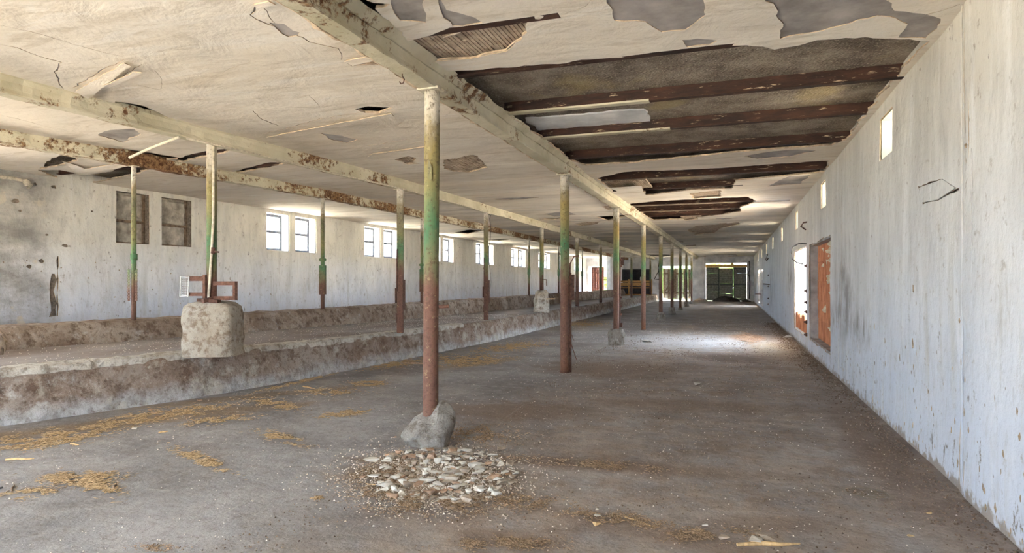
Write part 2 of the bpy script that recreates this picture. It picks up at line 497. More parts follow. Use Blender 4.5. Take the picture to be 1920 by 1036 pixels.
class MB:
    """collects boxes, tubes and strips into one mesh (coordinates relative to org)"""
    def __init__(s, org=(0, 0, 0)):
        s.v, s.f, s.o = [], [], Vector(org)
    def add(s, vs, fs):
        k = len(s.v)
        s.v += [Vector(v) - s.o for v in vs]
        s.f += [tuple(i + k for i in f) for f in fs]
    def box(s, a, b):
        x0, y0, z0 = a; x1, y1, z1 = b
        s.add([(x0, y0, z0), (x1, y0, z0), (x1, y1, z0), (x0, y1, z0), (x0, y0, z1), (x1, y0, z1), (x1, y1, z1), (x0, y1, z1)],
              [(0, 3, 2, 1), (4, 5, 6, 7), (0, 1, 5, 4), (1, 2, 6, 5), (2, 3, 7, 6), (3, 0, 4, 7)])
        return s
    def bar(s, a, b, w, h, up=(0, 0, 1)):
        a, b = Vector(a), Vector(b); d = (b - a).normalized()
        u = Vector(up)
        if abs(d.dot(u)) > .95: u = Vector((0, 1, 0))
        r = d.cross(u).normalized() * w / 2; q = r.cross(d).normalized() * h / 2
        vs = [a - r - q, a + r - q, a + r + q, a - r + q, b - r - q, b + r - q, b + r + q, b - r + q]
        s.add(vs, [(0, 3, 2, 1), (4, 5, 6, 7), (0, 1, 5, 4), (1, 2, 6, 5), (2, 3, 7, 6), (3, 0, 4, 7)])
        return s
    def tube(s, pts, r, n=12, jit=0):
        pts = [Vector(p) for p in pts]; rings = []
        rr = r if isinstance(r, (list, tuple)) else [r] * len(pts)
        for i, p in enumerate(pts):
            d = (pts[min(i + 1, len(pts) - 1)] - pts[max(i - 1, 0)]).normalized()
            u = Vector((0, 0, 1)) if abs(d.z) < .9 else Vector((0, 1, 0))
            a = d.cross(u).normalized(); b = a.cross(d)
            rings.append([p + (a * math.cos(t) + b * math.sin(t)) * (rr[i] + (R.uniform(-jit, jit) if jit else 0)) for t in [2 * math.pi * k / n for k in range(n)]])
        vs = [v for r_ in rings for v in r_]; fs = []
        for i in range(len(rings) - 1):
            for k in range(n):
                a, b = i * n + k, i * n + (k + 1) % n
                fs.append((a, b, b + n, a + n))
        fs.append(tuple(range(n))[::-1]); fs.append(tuple(range(len(vs) - n, len(vs))))
        s.add(vs, fs); return s
    def build(s, name, mat, parent=None, smooth=False):
        return link_mesh(name, s.v, s.f, mat, parent, smooth)

def bev(o, w=.006, seg=2):
    m = o.modifiers.new('bevel', 'BEVEL'); m.width = w; m.segments = seg; m.limit_method = 'ANGLE'
    return o

def inpoly(x, y, poly):
    c = False; j = len(poly) - 1
    for i in range(len(poly)):
        xi, yi = poly[i]; xj, yj = poly[j]
        if (yi > y) != (yj > y) and x < (xj - xi) * (y - yi) / (yj - yi) + xi: c = not c
        j = i
    return c

def jag(poly, step=.06, amp=.02, rnd=None):
    rnd = rnd or R; out = []
    n = len(poly)
    for i in range(n):
        a, b = Vector(poly[i][:2]), Vector(poly[(i + 1) % n][:2])
        L = (b - a).length
        k = max(1, min(60, int(L / step)))
        nr = Vector((-(b - a).y, (b - a).x)) / max(L, 1e-6)
        for q in range(k):
            p = a.lerp(b, q / k)
            s = noise.noise(Vector((p.x * 5, p.y * 5, 3))) * amp * 1.6 + rnd.uniform(-amp, amp) * .6
            p = p + nr * s
            out.append((p.x, p.y))
    return out

def sheet(name, outer, holes, fn, thick, step, mat, parent=None, edge_mat=None):
    """a slab following fn(u,v), with holes cut through it"""
    vs, es = [], []
    def loop(pts):
        k = len(vs); n = len(pts)
        vs.extend(Vector(p) for p in pts)
        es.extend((k + i, k + (i + 1) % n) for i in range(n))
    o2 = []
    for i in range(len(outer)):
        a, b = Vector(outer[i]), Vector(outer[(i + 1) % len(outer)])
        k = max(1, int((b - a).length / step))
        o2 += [tuple(a.lerp(b, q / k)) for q in range(k)]
    loop(o2)
    hb = []
    for h in holes:
        loop(h)
        xs = [p[0] for p in h]; ys = [p[1] for p in h]
        hb.append((min(xs), max(xs), min(ys), max(ys), h))
    def inhole(x, y):
        return any(a <= x <= b and c <= y <= d and inpoly(x, y, h) for a, b, c, d, h in hb)
    xs = [p[0] for p in outer]; ys = [p[1] for p in outer]
    x = min(xs) + step / 2
    while x < max(xs):
        y = min(ys) + step / 2
        while y < max(ys):
            px, py = x + R.uniform(-.2, .2) * step, y + R.uniform(-.2, .2) * step
            if inpoly(px, py, outer) and not inhole(px, py): vs.append(Vector((px, py)))
            y += step
        x += step
    ov, oe, of = delaunay_2d_cdt(vs, es, [], 0, 1e-5)[:3]
    keep = []
    for f in of:
        cx = sum(ov[i].x for i in f) / len(f); cy = sum(ov[i].y for i in f) / len(f)
        if inpoly(cx, cy, outer) and not inhole(cx, cy): keep.append(tuple(f))
    used = sorted({i for f in keep for i in f}); idx = {u: k for k, u in enumerate(used)}
    fr = [Vector(fn(ov[u].x, ov[u].y)) for u in used]
    th = [Vector(thick(ov[u].x, ov[u].y)) if callable(thick) else Vector(thick) for u in used]
    n = len(fr)
    verts = fr + [a + b for a, b in zip(fr, th)]
    faces = [tuple(idx[i] for i in f) for f in keep]
    cnt = {}
    for f in faces:
        for i in range(len(f)):
            e = (f[i], f[(i + 1) % len(f)])
            cnt[e] = cnt.get(e, 0) + 1
    side = [(a, a + n, b + n, b) for (a, b) in cnt if (b, a) not in cnt]
    nf = len(faces)
    back = [tuple(i + n for i in reversed(f)) for f in faces]
    ob = link_mesh(name, verts, faces + back + side, [mat] + ([edge_mat] if edge_mat else []), parent)
    if edge_mat:
        pl = ob.data.polygons
        if len(pl) == 2 * nf + len(side):
            for i in range(2 * nf, len(pl)): pl[i].material_index = 1
    return ob

def P3(pts, z=ZC):
    return [tuple(gp(x, y, z)[:2]) for x, y in pts]

def slit(pts, w, z=ZC, jx=.6):
    """a crack: a thin jagged polygon along a photographed line"""
    p = [Vector(gp(x, y, z)[:2]) for x, y in pts]
    q = []
    for i in range(len(p) - 1):
        k = max(1, int((p[i + 1] - p[i]).length / .07))
        for j in range(k):
            a = p[i].lerp(p[i + 1], j / k)
            q.append(a + Vector((R.uniform(-.012, .012), R.uniform(-.012, .012))) * (1 if i + j else 0))
    q.append(p[-1])
    L, Rr = [], []
    for i, a in enumerate(q):
        d = (q[min(i + 1, len(q) - 1)] - q[max(i - 1, 0)])
        if d.length < 1e-6: continue
        d.normalize(); nn = Vector((-d.y, d.x))
        t = math.sin(math.pi * min(1, max(0, (i + .3) / (len(q) - .4)))) ** .4
        ww = w * t * R.uniform(1 - jx, 1)
        L.append(tuple(a + nn * ww / 2)); Rr.append(tuple(a - nn * ww / 2))
    return L + Rr[::-1]

# ------------------------------------------------------------ floor and ground outside
def ground():
    g = MB(); g.box((-80, -60, -.6), (60, 120, -.25)); o = g.build('ground', 'yard'); struct(o)
    g = MB(); g.box((-40, YE + 6, -.249), (40, YE + 60, -.2)); o = g.build('lawn', 'grass'); struct(o)
    g = MB(); g.box((XR + .47, -3.4, 3.62), (XR + 2.0, YE + 1, 3.8)); o = g.build('slit_sky_blocker', 'old_plank'); struct(o)  # added overhang, out of view, keeps skylight off the wall slits
    # unseen wall behind the camera, its opening sized to balance the daylight
    b = MB(); b.box((-12.6, -3.4, -.1), (-6.4, -3.0, 3.75)); b.box((-2.8, -3.4, -.1), (XR + .45, -3.0, 3.75)); b.box((-6.4, -3.4, 2.9), (-2.8, -3.0, 3.75)); o = b.build('wall_back', 'wall_end'); struct(o)
    b = MB(); b.box((-12.9, -3.4, -.1), (-12.4, 2.6, 3.75)); o = b.build('wall_back_left', 'wall_end'); struct(o)
ground()
def floorfn(x, y):
    z = noise.noise(Vector((x * .5, y * .5, 0))) * .006
    return (x, y, z)
fl = sheet('floor', [(-12.5, -3), (XR + .05, -3), (XR + .05, YE + .3), (-12.5, YE + .3)], [], floorfn, (0, 0, -.25), .5, 'floor')
struct(fl)

# ------------------------------------------------------------ raised platform, curb
def rough(p, a, s=4.0, seed=0):
    v = Vector((p[0] * s + seed, p[1] * s, p[2] * s))
    return Vector(p) + Vector((noise.noise(v), noise.noise(v + Vector((31, 7, 3))), noise.noise(v + Vector((5, 41, 9))) * .5)) * a

def loft(name, mat, prof, y0, y1, dy, amp, s=4, parent=None, mats=None):
    """sweep prof(y)->list of (x,z) along the hall"""
    vs, fs = [], []
    n = int((y1 - y0) / dy) + 1
    for i in range(n + 1):
        y = min(y0 + i * dy, y1)
        pr = prof(y)
        for (x, z) in pr: vs.append(rough((x, y, z), amp, s))
    k = len(pr)
    for i in range(n):
        for j in range(k - 1):
            a = i * k + j; fs.append((a, a + 1, a + k + 1, a + k))
    o = link_mesh(name, vs, fs, mats or mat, parent)
    return o, k - 1

def subdiv(pts, step):
    out = []
    for i in range(len(pts) - 1):
        a, b = Vector(pts[i]), Vector(pts[i + 1])
        k = max(1, round((b - a).length / step))
        out += [tuple(a.lerp(b, q / k)) for q in range(k)]
    out.append(tuple(pts[-1])); return out

def platform():
    def pf(y):
        b = interp(BASE, y); nl = 5
        lip = .03 * max(0, noise.noise(Vector((y * 1.7, 2, 0))) + .2)
        pts = [(b, -.02)] + [(b - .10 * t + .012 * math.sin(t * 9), zpf(y) * t) for t in (.2, .4, .6, .8)] + [(b - .11 + lip, zpf(y) * .93), (b - .15, zpf(y))]
        return pts
    o, _ = loft('raised_platform', 'platform_side', pf, 1.0, YE, .12, .05, 5)
    struct(o)
    root = o
    def tf(y):
        a, c = interp(BASE, y) - .13, interp(CURB, y) - .1
        return [(a + (c - a) * t, zpf(y) + .004 + (zplat_back(y) - zpf(y)) * t) for t in [k / 10 for k in range(11)]]
    o, _ = loft('platform_top', 'ptop', tf, 1.0, YE, .25, .012, 2, root)
    # broken pale rim of the platform, near the camera
    def lf(y):
        b = interp(BASE, y)
        return [(b - .08, zpf(y) - .07), (b - .085, zpf(y) - .0), (b - .12, zpf(y) + .022), (b - .30, zpf(y) + .022), (b - .33, zpf(y) - .01)]
    loft('platform_rim', 'lip', lf, 1.0, 13.5, .07, .035, 9, root)
platform()
def curb():
    def cf(y):
        c = interp(CURB, y); zb = zplat_back(y)
        return [(c + .05, zb - .08)] + [(c + .05 - .12 * t, zb + (ZK - .03 - zb) * t) for t in (.25, .5, .75)] + [(c - .09, ZK - .02), (c - .13, ZK), (c - .45, ZK + .005), (c - .62, ZK), (c - .63, .3)]
    o, _ = loft('manger_curb', 'curb', cf, 1.0, YE, .12, .045, 5); struct(o)
    b = MB(); b.box((-12.6, 1, .1), (-8.2, YE, .5)); o = b.build('rear_floor', 'ptop'); struct(o)
curb()

# ------------------------------------------------------------ walls
def rect(y0, y1, z0, z1): return [(y0, z0), (y1, z0), (y1, z1), (y0, z1)]
def wall_left():
    wins = []
    zt, zb = 3.36, 2.34
    def rng(a, b):
        return hit(a, LW)[0].y, hit(b, LW)[0].y
    px = [(218, 280, 1), (303, 359, 1), (499.5, 542.5, 0), (553.5, 593, 0), (683, 713.5, 0), (719.5, 747, 0), (806, 826, 0), (831, 850.5, 0),
          (893, 909, 0), (912, 925.5, 0), (958.8, 970.8, 0), (973, 985.5, 0), (1010, 1019, 0), (1021, 1031, 0), (1048, 1056, 0), (1058, 1065.5, 0), (1076, 1083, 0), (1085, 1092, 0)]
    for a, b, blk in px:
        y0, y1 = rng(a, b); wins.append((y0, y1, blk))
    tc = 12.9
    front = lambda y, z: (interp(LW, y) + .012 * noise.noise(Vector((y * .8, z, 4))), y, z)
    holes = [rect(a, b, zb - (.04 if k else 0), zt) for a, b, k in wins]
    chips = []
    rr = random.Random(5)
    def wp(px_, py_):
        p, D = hit(px_, LW); return (p.y, zat(py_, D))
    # cracked vertical joint and the hole at its foot
    chips.append(jag([wp(107, 480), wp(109.5, 480), wp(109, 592), wp(106, 592)], .08, .012))
    chips.append(jag([wp(97, 514), wp(104, 513), wp(103, 545), wp(106, 592), wp(92, 594), wp(96, 560), wp(93, 532)], .1, .02))
    for (x, y, s) in ((29, 377, .06), (101, 350, .05), (66, 345, .03), (55, 499, .05), (78, 489, .05), (88, 440, .03), (38, 395, .03), (172, 396, .025), (122, 460, .05)):
        c = wp(x, y); chips.append([(c[0] + s * rr.uniform(.7, 1.3) * math.cos(t), c[1] + s * rr.uniform(.5, .9) * math.sin(t)) for t in [k * math.pi / 4 for k in range(8)]])
    for _ in range(60):
        y = rr.uniform(6.5, 12) if rr.random() < .6 else rr.uniform(12, 40); z = rr.uniform(.95, 1.9); s = rr.uniform(.005, .014)
        if any(a - .1 < y < b + .1 and zb - .1 < z for a, b, _k in wins): continue
        chips.append([(y + s * rr.uniform(.6, 1.4) * math.cos(t), z + s * rr.uniform(.6, 1.8) * math.sin(t)) for t in [k * math.pi / 3 for k in range(6)]])
    outer = [(4.6, .3), (YE + .3, .3), (YE + .3, 3.7), (4.6, 3.7)]
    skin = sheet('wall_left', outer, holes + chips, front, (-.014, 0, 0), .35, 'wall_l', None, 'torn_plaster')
    struct(skin)
    sheet('wall_core', outer, holes, lambda y, z: (interp(LW, y) - .03, y, z), (-.38, 0, 0), .8, 'chip', skin)
    # splayed white reveals around each opening, and frames
    for i, (a, b, blk) in enumerate(wins):
        ym = (a + b) / 2; X = interp(LW, ym)
        if blk:
            w_ = bpy.data.objects.new('window_%d' % (i + 1), None); C.objects.link(w_); struct(w_)
            m = MB()
            m.box((X - .30, a - .02, zb - .06), (X - .16, b + .02, zt + .02)); o = m.build('infill', 'blocked', w_)
            # rough upper panel with trowelled ridges
            vs, fs = [], []
            nx, nz = 22, 16
            for jz in range(nz + 1):
                for jx in range(nx + 1):
                    y = a + .03 + (b - a - .06) * jx / nx; z = zb + .44 + (zt - zb - .48) * jz / nz
                    e = min(jx, nx - jx, jz, nz - jz)
                    d = 0 if e == 0 else .03 + .06 * noise.noise(Vector((y * 6, z * 6, i * 3)))
                    vs.append((X - .16 + d, y, z))
            for jz in range(nz):
                for jx in range(nx):
                    k = jz * (nx + 1) + jx; fs.append((k, k + 1, k + nx + 2, k + nx + 1))
            link_mesh('rough_infill', vs, fs, 'blocked', w_)
            m = MB(); m.box((X - .165, a, zb + .40), (X - .10, b, zb + .45)); m.box((X - .16, a, zb - .04), (X - .10, a + .04, zt)); m.box((X - .16, b - .04, zb - .04), (X - .10, b, zt)); m.box((X - .16, a, zb - .04), (X - .08, b, zb - .01))
            m.build('frame', 'dark_heap' if False else 'old_plank', w_)
            continue
        w_ = bpy.data.objects.new('window_%d' % (i + 1), None); C.objects.link(w_); struct(w_)
        m = MB()
        e = .004
        x0, x1 = X - .016, X - .41
        m.box((x1, a, zb), (x0, a + .012, zt)); m.box((x1, b - .012, zb), (x0, b, zt))
        m.box((x1, a + .012, zb), (x0, b - .012, zb + .012)); m.box((x1, a + .012, zt - .012), (x0, b - .012, zt))
        m.build('reveal', 'reveal' if False else 'wall_end', w_)
        m = MB(); xf = X - .24
        a2, b2, c2, d2 = a + .012, b - .012, zb + .012, zt - .012
        fw = .07
        m.box((xf - .04, a2, c2), (xf, a2 + fw, d2)); m.box((xf - .04, b2 - fw, c2), (xf, b2, d2))
        m.box((xf - .04, a2 + fw, c2), (xf, b2 - fw, c2 + fw)); m.box((xf - .04, a2 + fw, d2 - fw), (xf, b2 - fw, d2))
        zm = (c2 + d2) / 2 + .02
        m.box((xf - .05, a2 + fw, zm - .035), (xf + .01, b2 - fw, zm + .035))
        m.build('frame', 'win_frame', w_)
        m = MB(); m.box((xf - .025, a2 + fw, c2 + fw), (xf - .02, b2 - fw, zm - .03)); m.build('pane', 'glass', w_)
        m = MB(); m.box((xf - .025, a2 + fw, zm + .03), (xf - .02, b2 - fw, d2 - fw)); m.build('pane', 'glass', w_)
wall_left()

def wall_right():
    rr = random.Random(8)
    slits_ = [(7.42, 8.02)] + [(12.32 + 5.0 * k, 12.95 + 5.0 * k) for k in range(7)]
    doors = [(11.75, 14.8, .28, 2.28), (15.4, 18.3, .28, 2.30), (36.1, 39.0, .2, 2.2), (40.2, 43.5, .2, 2.25)]
    holes = [rect(a, b, 2.84, 3.30) for a, b in slits_] + [jag(rect(*d), .15, .02) for d in doors]
    front = lambda y, z: (XR - .03 * max(0, 1 - abs(y - 4.9) / .9) ** .5 * 0 + .015 * noise.noise(Vector((y * .9, z, 0))) - (.025 if y < 5.25 else 0), y, z)
    chips = []
    def wp(px_, py_):
        p, D = hit(px_, [(-3, XR), (60, XR)]); return (p.y, zat(py_, D))
    # vertical joint cracks
    def vcrack(y, z0, z1, w_):
        n = int((z1 - z0) / .12); L, Q = [], []
        for i in range(n + 1):
            z = z0 + (z1 - z0) * i / n; j = rr.uniform(-.008, .008); ww = w_ * rr.uniform(.2, 1) * math.sin(math.pi * min(.95, max(.05, i / n))) ** .5
            L.append((y + j + ww / 2, z)); Q.append((y + j - ww / 2, z))
        return L + Q[::-1]
    chips += [vcrack(5.30, 2.55, 3.30, .022), vcrack(5.28, 2.2, 2.5, .02), vcrack(5.14, 2.35, 2.75, .016), vcrack(5.38, .03, .5, .02), vcrack(5.2, .05, .25, .03)]
    for y in (10.6, 16.9 - 2.0, 19.9, 22.4, 25.2, 30.2): chips.append(vcrack(y, 2.5 if 11 < y < 19 else .6, 3.3, .02))
    for (x, y, s, t_) in ((1711, 645, .025, .05), (1640, 612, .02, .05), (1713, 540, .02, .05), (1800, 600, .02, .02), (1725, 130, .015, .015), (1816, 272, .03, .02), (1649, 380, .012, .08), (1697, 650, .01, .02)):
        c = wp(x, y); chips.append([(c[0] + s * rr.uniform(.7, 1.3) * math.cos(t), c[1] + t_ * rr.uniform(.6, 1.2) * math.sin(t)) for t in [k * math.pi / 5 for k in range(10)]])
    chips.append(jag([wp(1722, 350), wp(1745, 340), wp(1768, 335), wp(1768, 341), wp(1745, 346), wp(1724, 356)], .05, .008))
    chips.append(jag([wp(1730, 378), wp(1760, 370), wp(1796, 352), wp(1797, 356), wp(1760, 374), wp(1732, 382)], .05, .008))
    for _ in range(260):
        y = 3.5 + 16 * rr.random() ** 1.6; z = .03 + .9 * rr.random() ** 2.2; s = rr.uniform(.004, .018)
        if any(a - .06 < y < b + .06 and c - .06 < z for a, b, c, d in doors): continue
        chips.append([(y + s * rr.uniform(.5, 1.2) * math.cos(t), z + s * rr.uniform(.8, 2.6) * math.sin(t)) for t in [k * math.pi / 3 for k in range(6)]])
    outer = [(-3, -.05), (YE + .3, -.05), (YE + .3, 3.75), (-3, 3.75)]
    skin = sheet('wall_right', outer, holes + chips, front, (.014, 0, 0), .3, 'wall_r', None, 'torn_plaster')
    struct(skin)
    sheet('wall_core', outer, holes, lambda y, z: (XR + .045, y, z), (.42, 0, 0), .8, 'chip', skin)
    # raised vertical ridges of old limewash by the joint
    for (y, z0, z1, w_) in ((5.24, .1, 3.45, .014), (5.05, 1.3, 2.4, .006)):
        m = MB(); pts = [(XR - .004 - (.022 if y < 5.25 else 0), y + rr.uniform(-.006, .006), z0 + (z1 - z0) * k / 24) for k in range(25)]
        m.tube(pts, [w_ * .5 * rr.uniform(.5, 1) for _ in pts], 6); m.build('limewash_ridge', 'wall_r', skin, True)
    # roughened patch
    q = [wp(1722, 352), wp(1768, 336), wp(1792, 352), wp(1760, 374), wp(1728, 380)]
    sheet('repair_patch', q, [], lambda y, z: (XR - .006 + .008 * noise.noise(Vector((y * 20, z * 20, 0))), y, z), (.014, 0, 0), .03, 'wall_r', skin)
    # reveals of the ventilation slits and doorways
    for i, (a, b) in enumerate(slits_):
        w_ = bpy.data.objects.new('window_%d' % (30 + i), None); C.objects.link(w_); struct(w_)
        m = MB(); x0, x1 = XR + .02, XR + .47
        m.box((x0, a, 2.84), (x1, a + .01, 3.30)); m.box((x0, b - .01, 2.84), (x1, b, 3.30)); m.box((x0, a + .01, 2.84), (x1, b - .01, 2.85)); m.box((x0, a + .01, 3.29), (x1, b - .01, 3.30))
        m.build('reveal', 'reveal', w_)
    # doorway filled with upright hollow clay bricks
    def infill(w_, a, b, z0, z1, x, rag):
        m = MB(); bw = .245; bh = .42
        y = a; col = 0
        while y < b - .02:
            y2 = min(y + bw, b); z = z0
            top = z1 - (rr.uniform(0, .18) if rag else 0)
            while z < top - .02:
                z2 = min(z + bh * rr.uniform(.92, 1), top); off = rr.uniform(-.012, .012)
                m.box((x + off + .012, y + .004, z + .004), (x + .14, y2 - .004, z2 - .004))
                ng = 5
                for g in range(ng):
                    g0 = y + .008 + (y2 - y - .016) * g / ng
                    m.box((x + off, g0, z + .006), (x + off + .014, g0 + (y2 - y - .016) / ng * .62, z2 - .006))
                z = z2
            y = y2
        return m.build('brick_infill', 'brick', w_)
    d1 = bpy.data.objects.new('door_1', None); C.objects.link(d1); struct(d1)
    infill(d1, 11.79, 14.75, .31, 2.26, XR + .16, False)
    # mortar lumps on the bricks
    m = MB()
    for _ in range(150):
        y = rr.uniform(11.85, 12.9) if rr.random() < .8 else rr.uniform(12, 14); z = 2.2 - .75 * rr.random() ** 1.5
        if rr.random() < .12: z = rr.uniform(.5, 1.5)
        s = rr.uniform(.035, .085)
        vs = [Vector((rr.gauss(0, 1), rr.gauss(0, 1), rr.gauss(0, 1))).normalized() * s * rr.uniform(.7, 1.2) for _ in range(9)]
        bm = bmesh.new()
        for v in vs: bm.verts.new(v + Vector((XR + .165, y, z)))
        r = bmesh.ops.convex_hull(bm, input=bm.verts)
        bm.verts.index_update()
        m.add([v.co.copy() for v in bm.verts], [tuple(v.index for v in f.verts) for f in bm.faces]); bm.free()
    m.build('mortar_lump', 'patch', d1)
    d2 = bpy.data.objects.new('door_2', None); C.objects.link(d2); struct(d2)
    infill(d2, 15.43, 18.25, .31, .74, XR + .04, True)
    d3 = bpy.data.objects.new('door_3', None); C.objects.link(d3); struct(d3)
    m = MB()
    for k in range(12): m.box((XR + .12, 36.12 + k * .24, .2), (XR + .16, 36.12 + k * .24 + .225, 2.15 - rr.uniform(0, .05)))
    m.build('door_leaf', 'old_plank', d3)
    d4 = bpy.data.objects.new('door_4', None); C.objects.link(d4); struct(d4)
    m = MB()
    for k in range(13): 
        if k in (3, 4, 8, 9): continue
        m.box((XR + .12, 40.22 + k * .25, .2), (XR + .16, 40.22 + k * .25 + .235, 2.2 - rr.uniform(0, .3)))
    m.build('door_leaf', 'old_plank', d4)
    for w_, (a, b, c, d) in zip((d1, d2, d3, d4), doors):
        m = MB(); m.box((XR + .02, b - .04, c), (XR + .46, b + .03, d)); m.box((XR + .02, a, c - .03), (XR + .46, b, c + .03)); m.box((XR + .02, a - .03, c), (XR + .46, a + .03, d)); m.box((XR + .02, a, d - .03), (XR + .46, b, d + .03))
        m.build('jamb', 'grey_plaster' if w_ is d1 else 'wall_end', w_)
    # iron door pins left in the wall between the two doorways
    for (y, zs) in ((15.28, (1.85, 1.30, 1.05, .84, .62, .34)), (30.6, (1.8, 1.3, .75, .5))):
        for z in zs:
            m = MB((XR, y, z)); m.box((XR - .03, y - .05, z - .035), (XR + .03, y + .05, z + .035)); m.box((XR - .06, y - .015, z - .02), (XR - .03, y + .015, z + .02))
            o = bev(m.build('hinge_plate', 'dark_rust')); o.location = (XR, y, z)
            tag(o, 'small dark iron hinge plate in the right wall, ' + ('beside the bright doorway' if y < 20 else 'beyond the bright doorway'), 'hinge plate', 'hinge plates by the bright doorway' if y < 20 else 'hinge plates on the far smudged wall')
wall_right()

def end_wall():
    # openings: left door pair, cabinet niche wall, plank gate, mesh gate
    op = [(-11.25, -9.35, .62, 2.75), (-5.35, -2.95, .02, 2.75), (-1.95, 1.05, .02, 2.95)]
    sk = sheet('wall_end', [(-12.3, -.05), (XR + .4, -.05), (XR + .4, 3.75), (-12.3, 3.75)], [rect(*q) for q in op],
               lambda x, z: (x, YE + .02 * noise.noise(Vector((x, z, 2))), z), (0, .35, 0), .5, 'wall_end', None, 'wall_end')
    struct(sk)
    m = MB(); m.box((-2.95, YE - .35, 0), (-2.1, YE - .01, ZC)); o = m.build('wall_pier', 'wall_end'); struct(o)
    m = MB(); m.box((-8.6, YE - 6.0, .3), (-8.35, YE - .01, ZC)); o = m.build('wall_partition', 'wall_end'); struct(o)
    # sagging dark strip over the end wall
    rr = random.Random(2)
    # left reddish door leaves
    d = bpy.data.objects.new('door_5', None); C.objects.link(d); struct(d)
    for (a, b) in ((-11.05, -10.0), (-9.74, -9.30)):
        m = MB(); n = max(2, int((b - a) / .2))
        for k in range(n): m.box((a + (b - a) * k / n, YE + .12, .64), (a + (b - a) * (k + .95) / n, YE + .17, 2.72))
        for z in (.95, 2.2): m.box((a, YE + .08, z), (b, YE + .12, z + .1))
        m.build('door_leaf', 'red_plank', d)
    m = MB(); m.box((-10.0, YE + .10, 1.62), (-9.72, YE + .16, 1.70)); m.build('crossbar', 'red_plank', d)
    # plank gate with daylight in the gaps
    d = bpy.data.objects.new('door_6', None); C.objects.link(d); struct(d)
    x = -5.25
    while x < -3.05:
        w_ = rr.uniform(.13, .2)
        if True:
            m = MB(); m.box((x, YE + .15, .1 + rr.uniform(0, .1)), (min(x + w_, -2.98), YE + .18, 2.58 - rr.uniform(0, .1))); m.build('plank', 'old_plank' if rr.random() < .5 else 'grey_board', d)
        x += w_ + rr.choice((.001, .002, .004, .010))
    m = MB(); m.box((-5.25, YE + .10, .55), (-3.0, YE + .15, .68)); m.box((-5.25, YE + .10, 2.1), (-3.0, YE + .15, 2.22)); m.bar((-5.1, YE + .12, .7), (-4.2, YE + .12, 2.1), .1, .03, (0, 1, 0)); m.build('rail', 'old_plank', d)
    # mesh gate of three leaves under a yellow timber head
    d = bpy.data.objects.new('door_7', None); C.objects.link(d); struct(d)
    m = MB(); m.box((-1.95, YE + .05, 2.62), (1.05, YE + .2, 2.84)); m.box((-.1, YE + .03, 2.6), (.08, YE + .22, 2.95)); m.build('lintel', 'yellow_timber', d)
    for k, (a, b) in enumerate(((-1.93, -.97), (-.94, .05), (.09, 1.03))):
        m = MB()
        z = .03
        while z < 2.5:
            hgt = rr.uniform(.14, .2); m.box((a - .015, YE + .16, z), (b + .015, YE + .19, z + hgt)); z += hgt + rr.choice((.0, .0, .0005, .001, .001, .005))
        m.build('board', 'grey_board', d)
        m = MB(); m.box((a, YE + .08, .05), (a + .05, YE + .13, 2.55)); m.box((b - .05, YE + .08, .05), (b, YE + .13, 2.55)); m.box((a + .05, YE + .08, .05), (b - .05, YE + .13, .1)); m.box((a + .05, YE + .08, 2.5), (b - .05, YE + .13, 2.55)); m.box((a + .05, YE + .08, 1.25), (b - .05, YE + .13, 1.3))
        m.build('leaf_frame', 'steel_mesh', d)
        m = MB(); q = a + .12
        while q < b - .06: m.box((q, YE + .1, .1), (q + .012, YE + .112, 2.5)); q += .085
        z = .2
        while z < 2.45: m.box((a + .05, YE + .112, z), (b - .05, YE + .122, z + .012)); z += .17
        m.build('wire_mesh', 'steel_mesh', d)
end_wall()

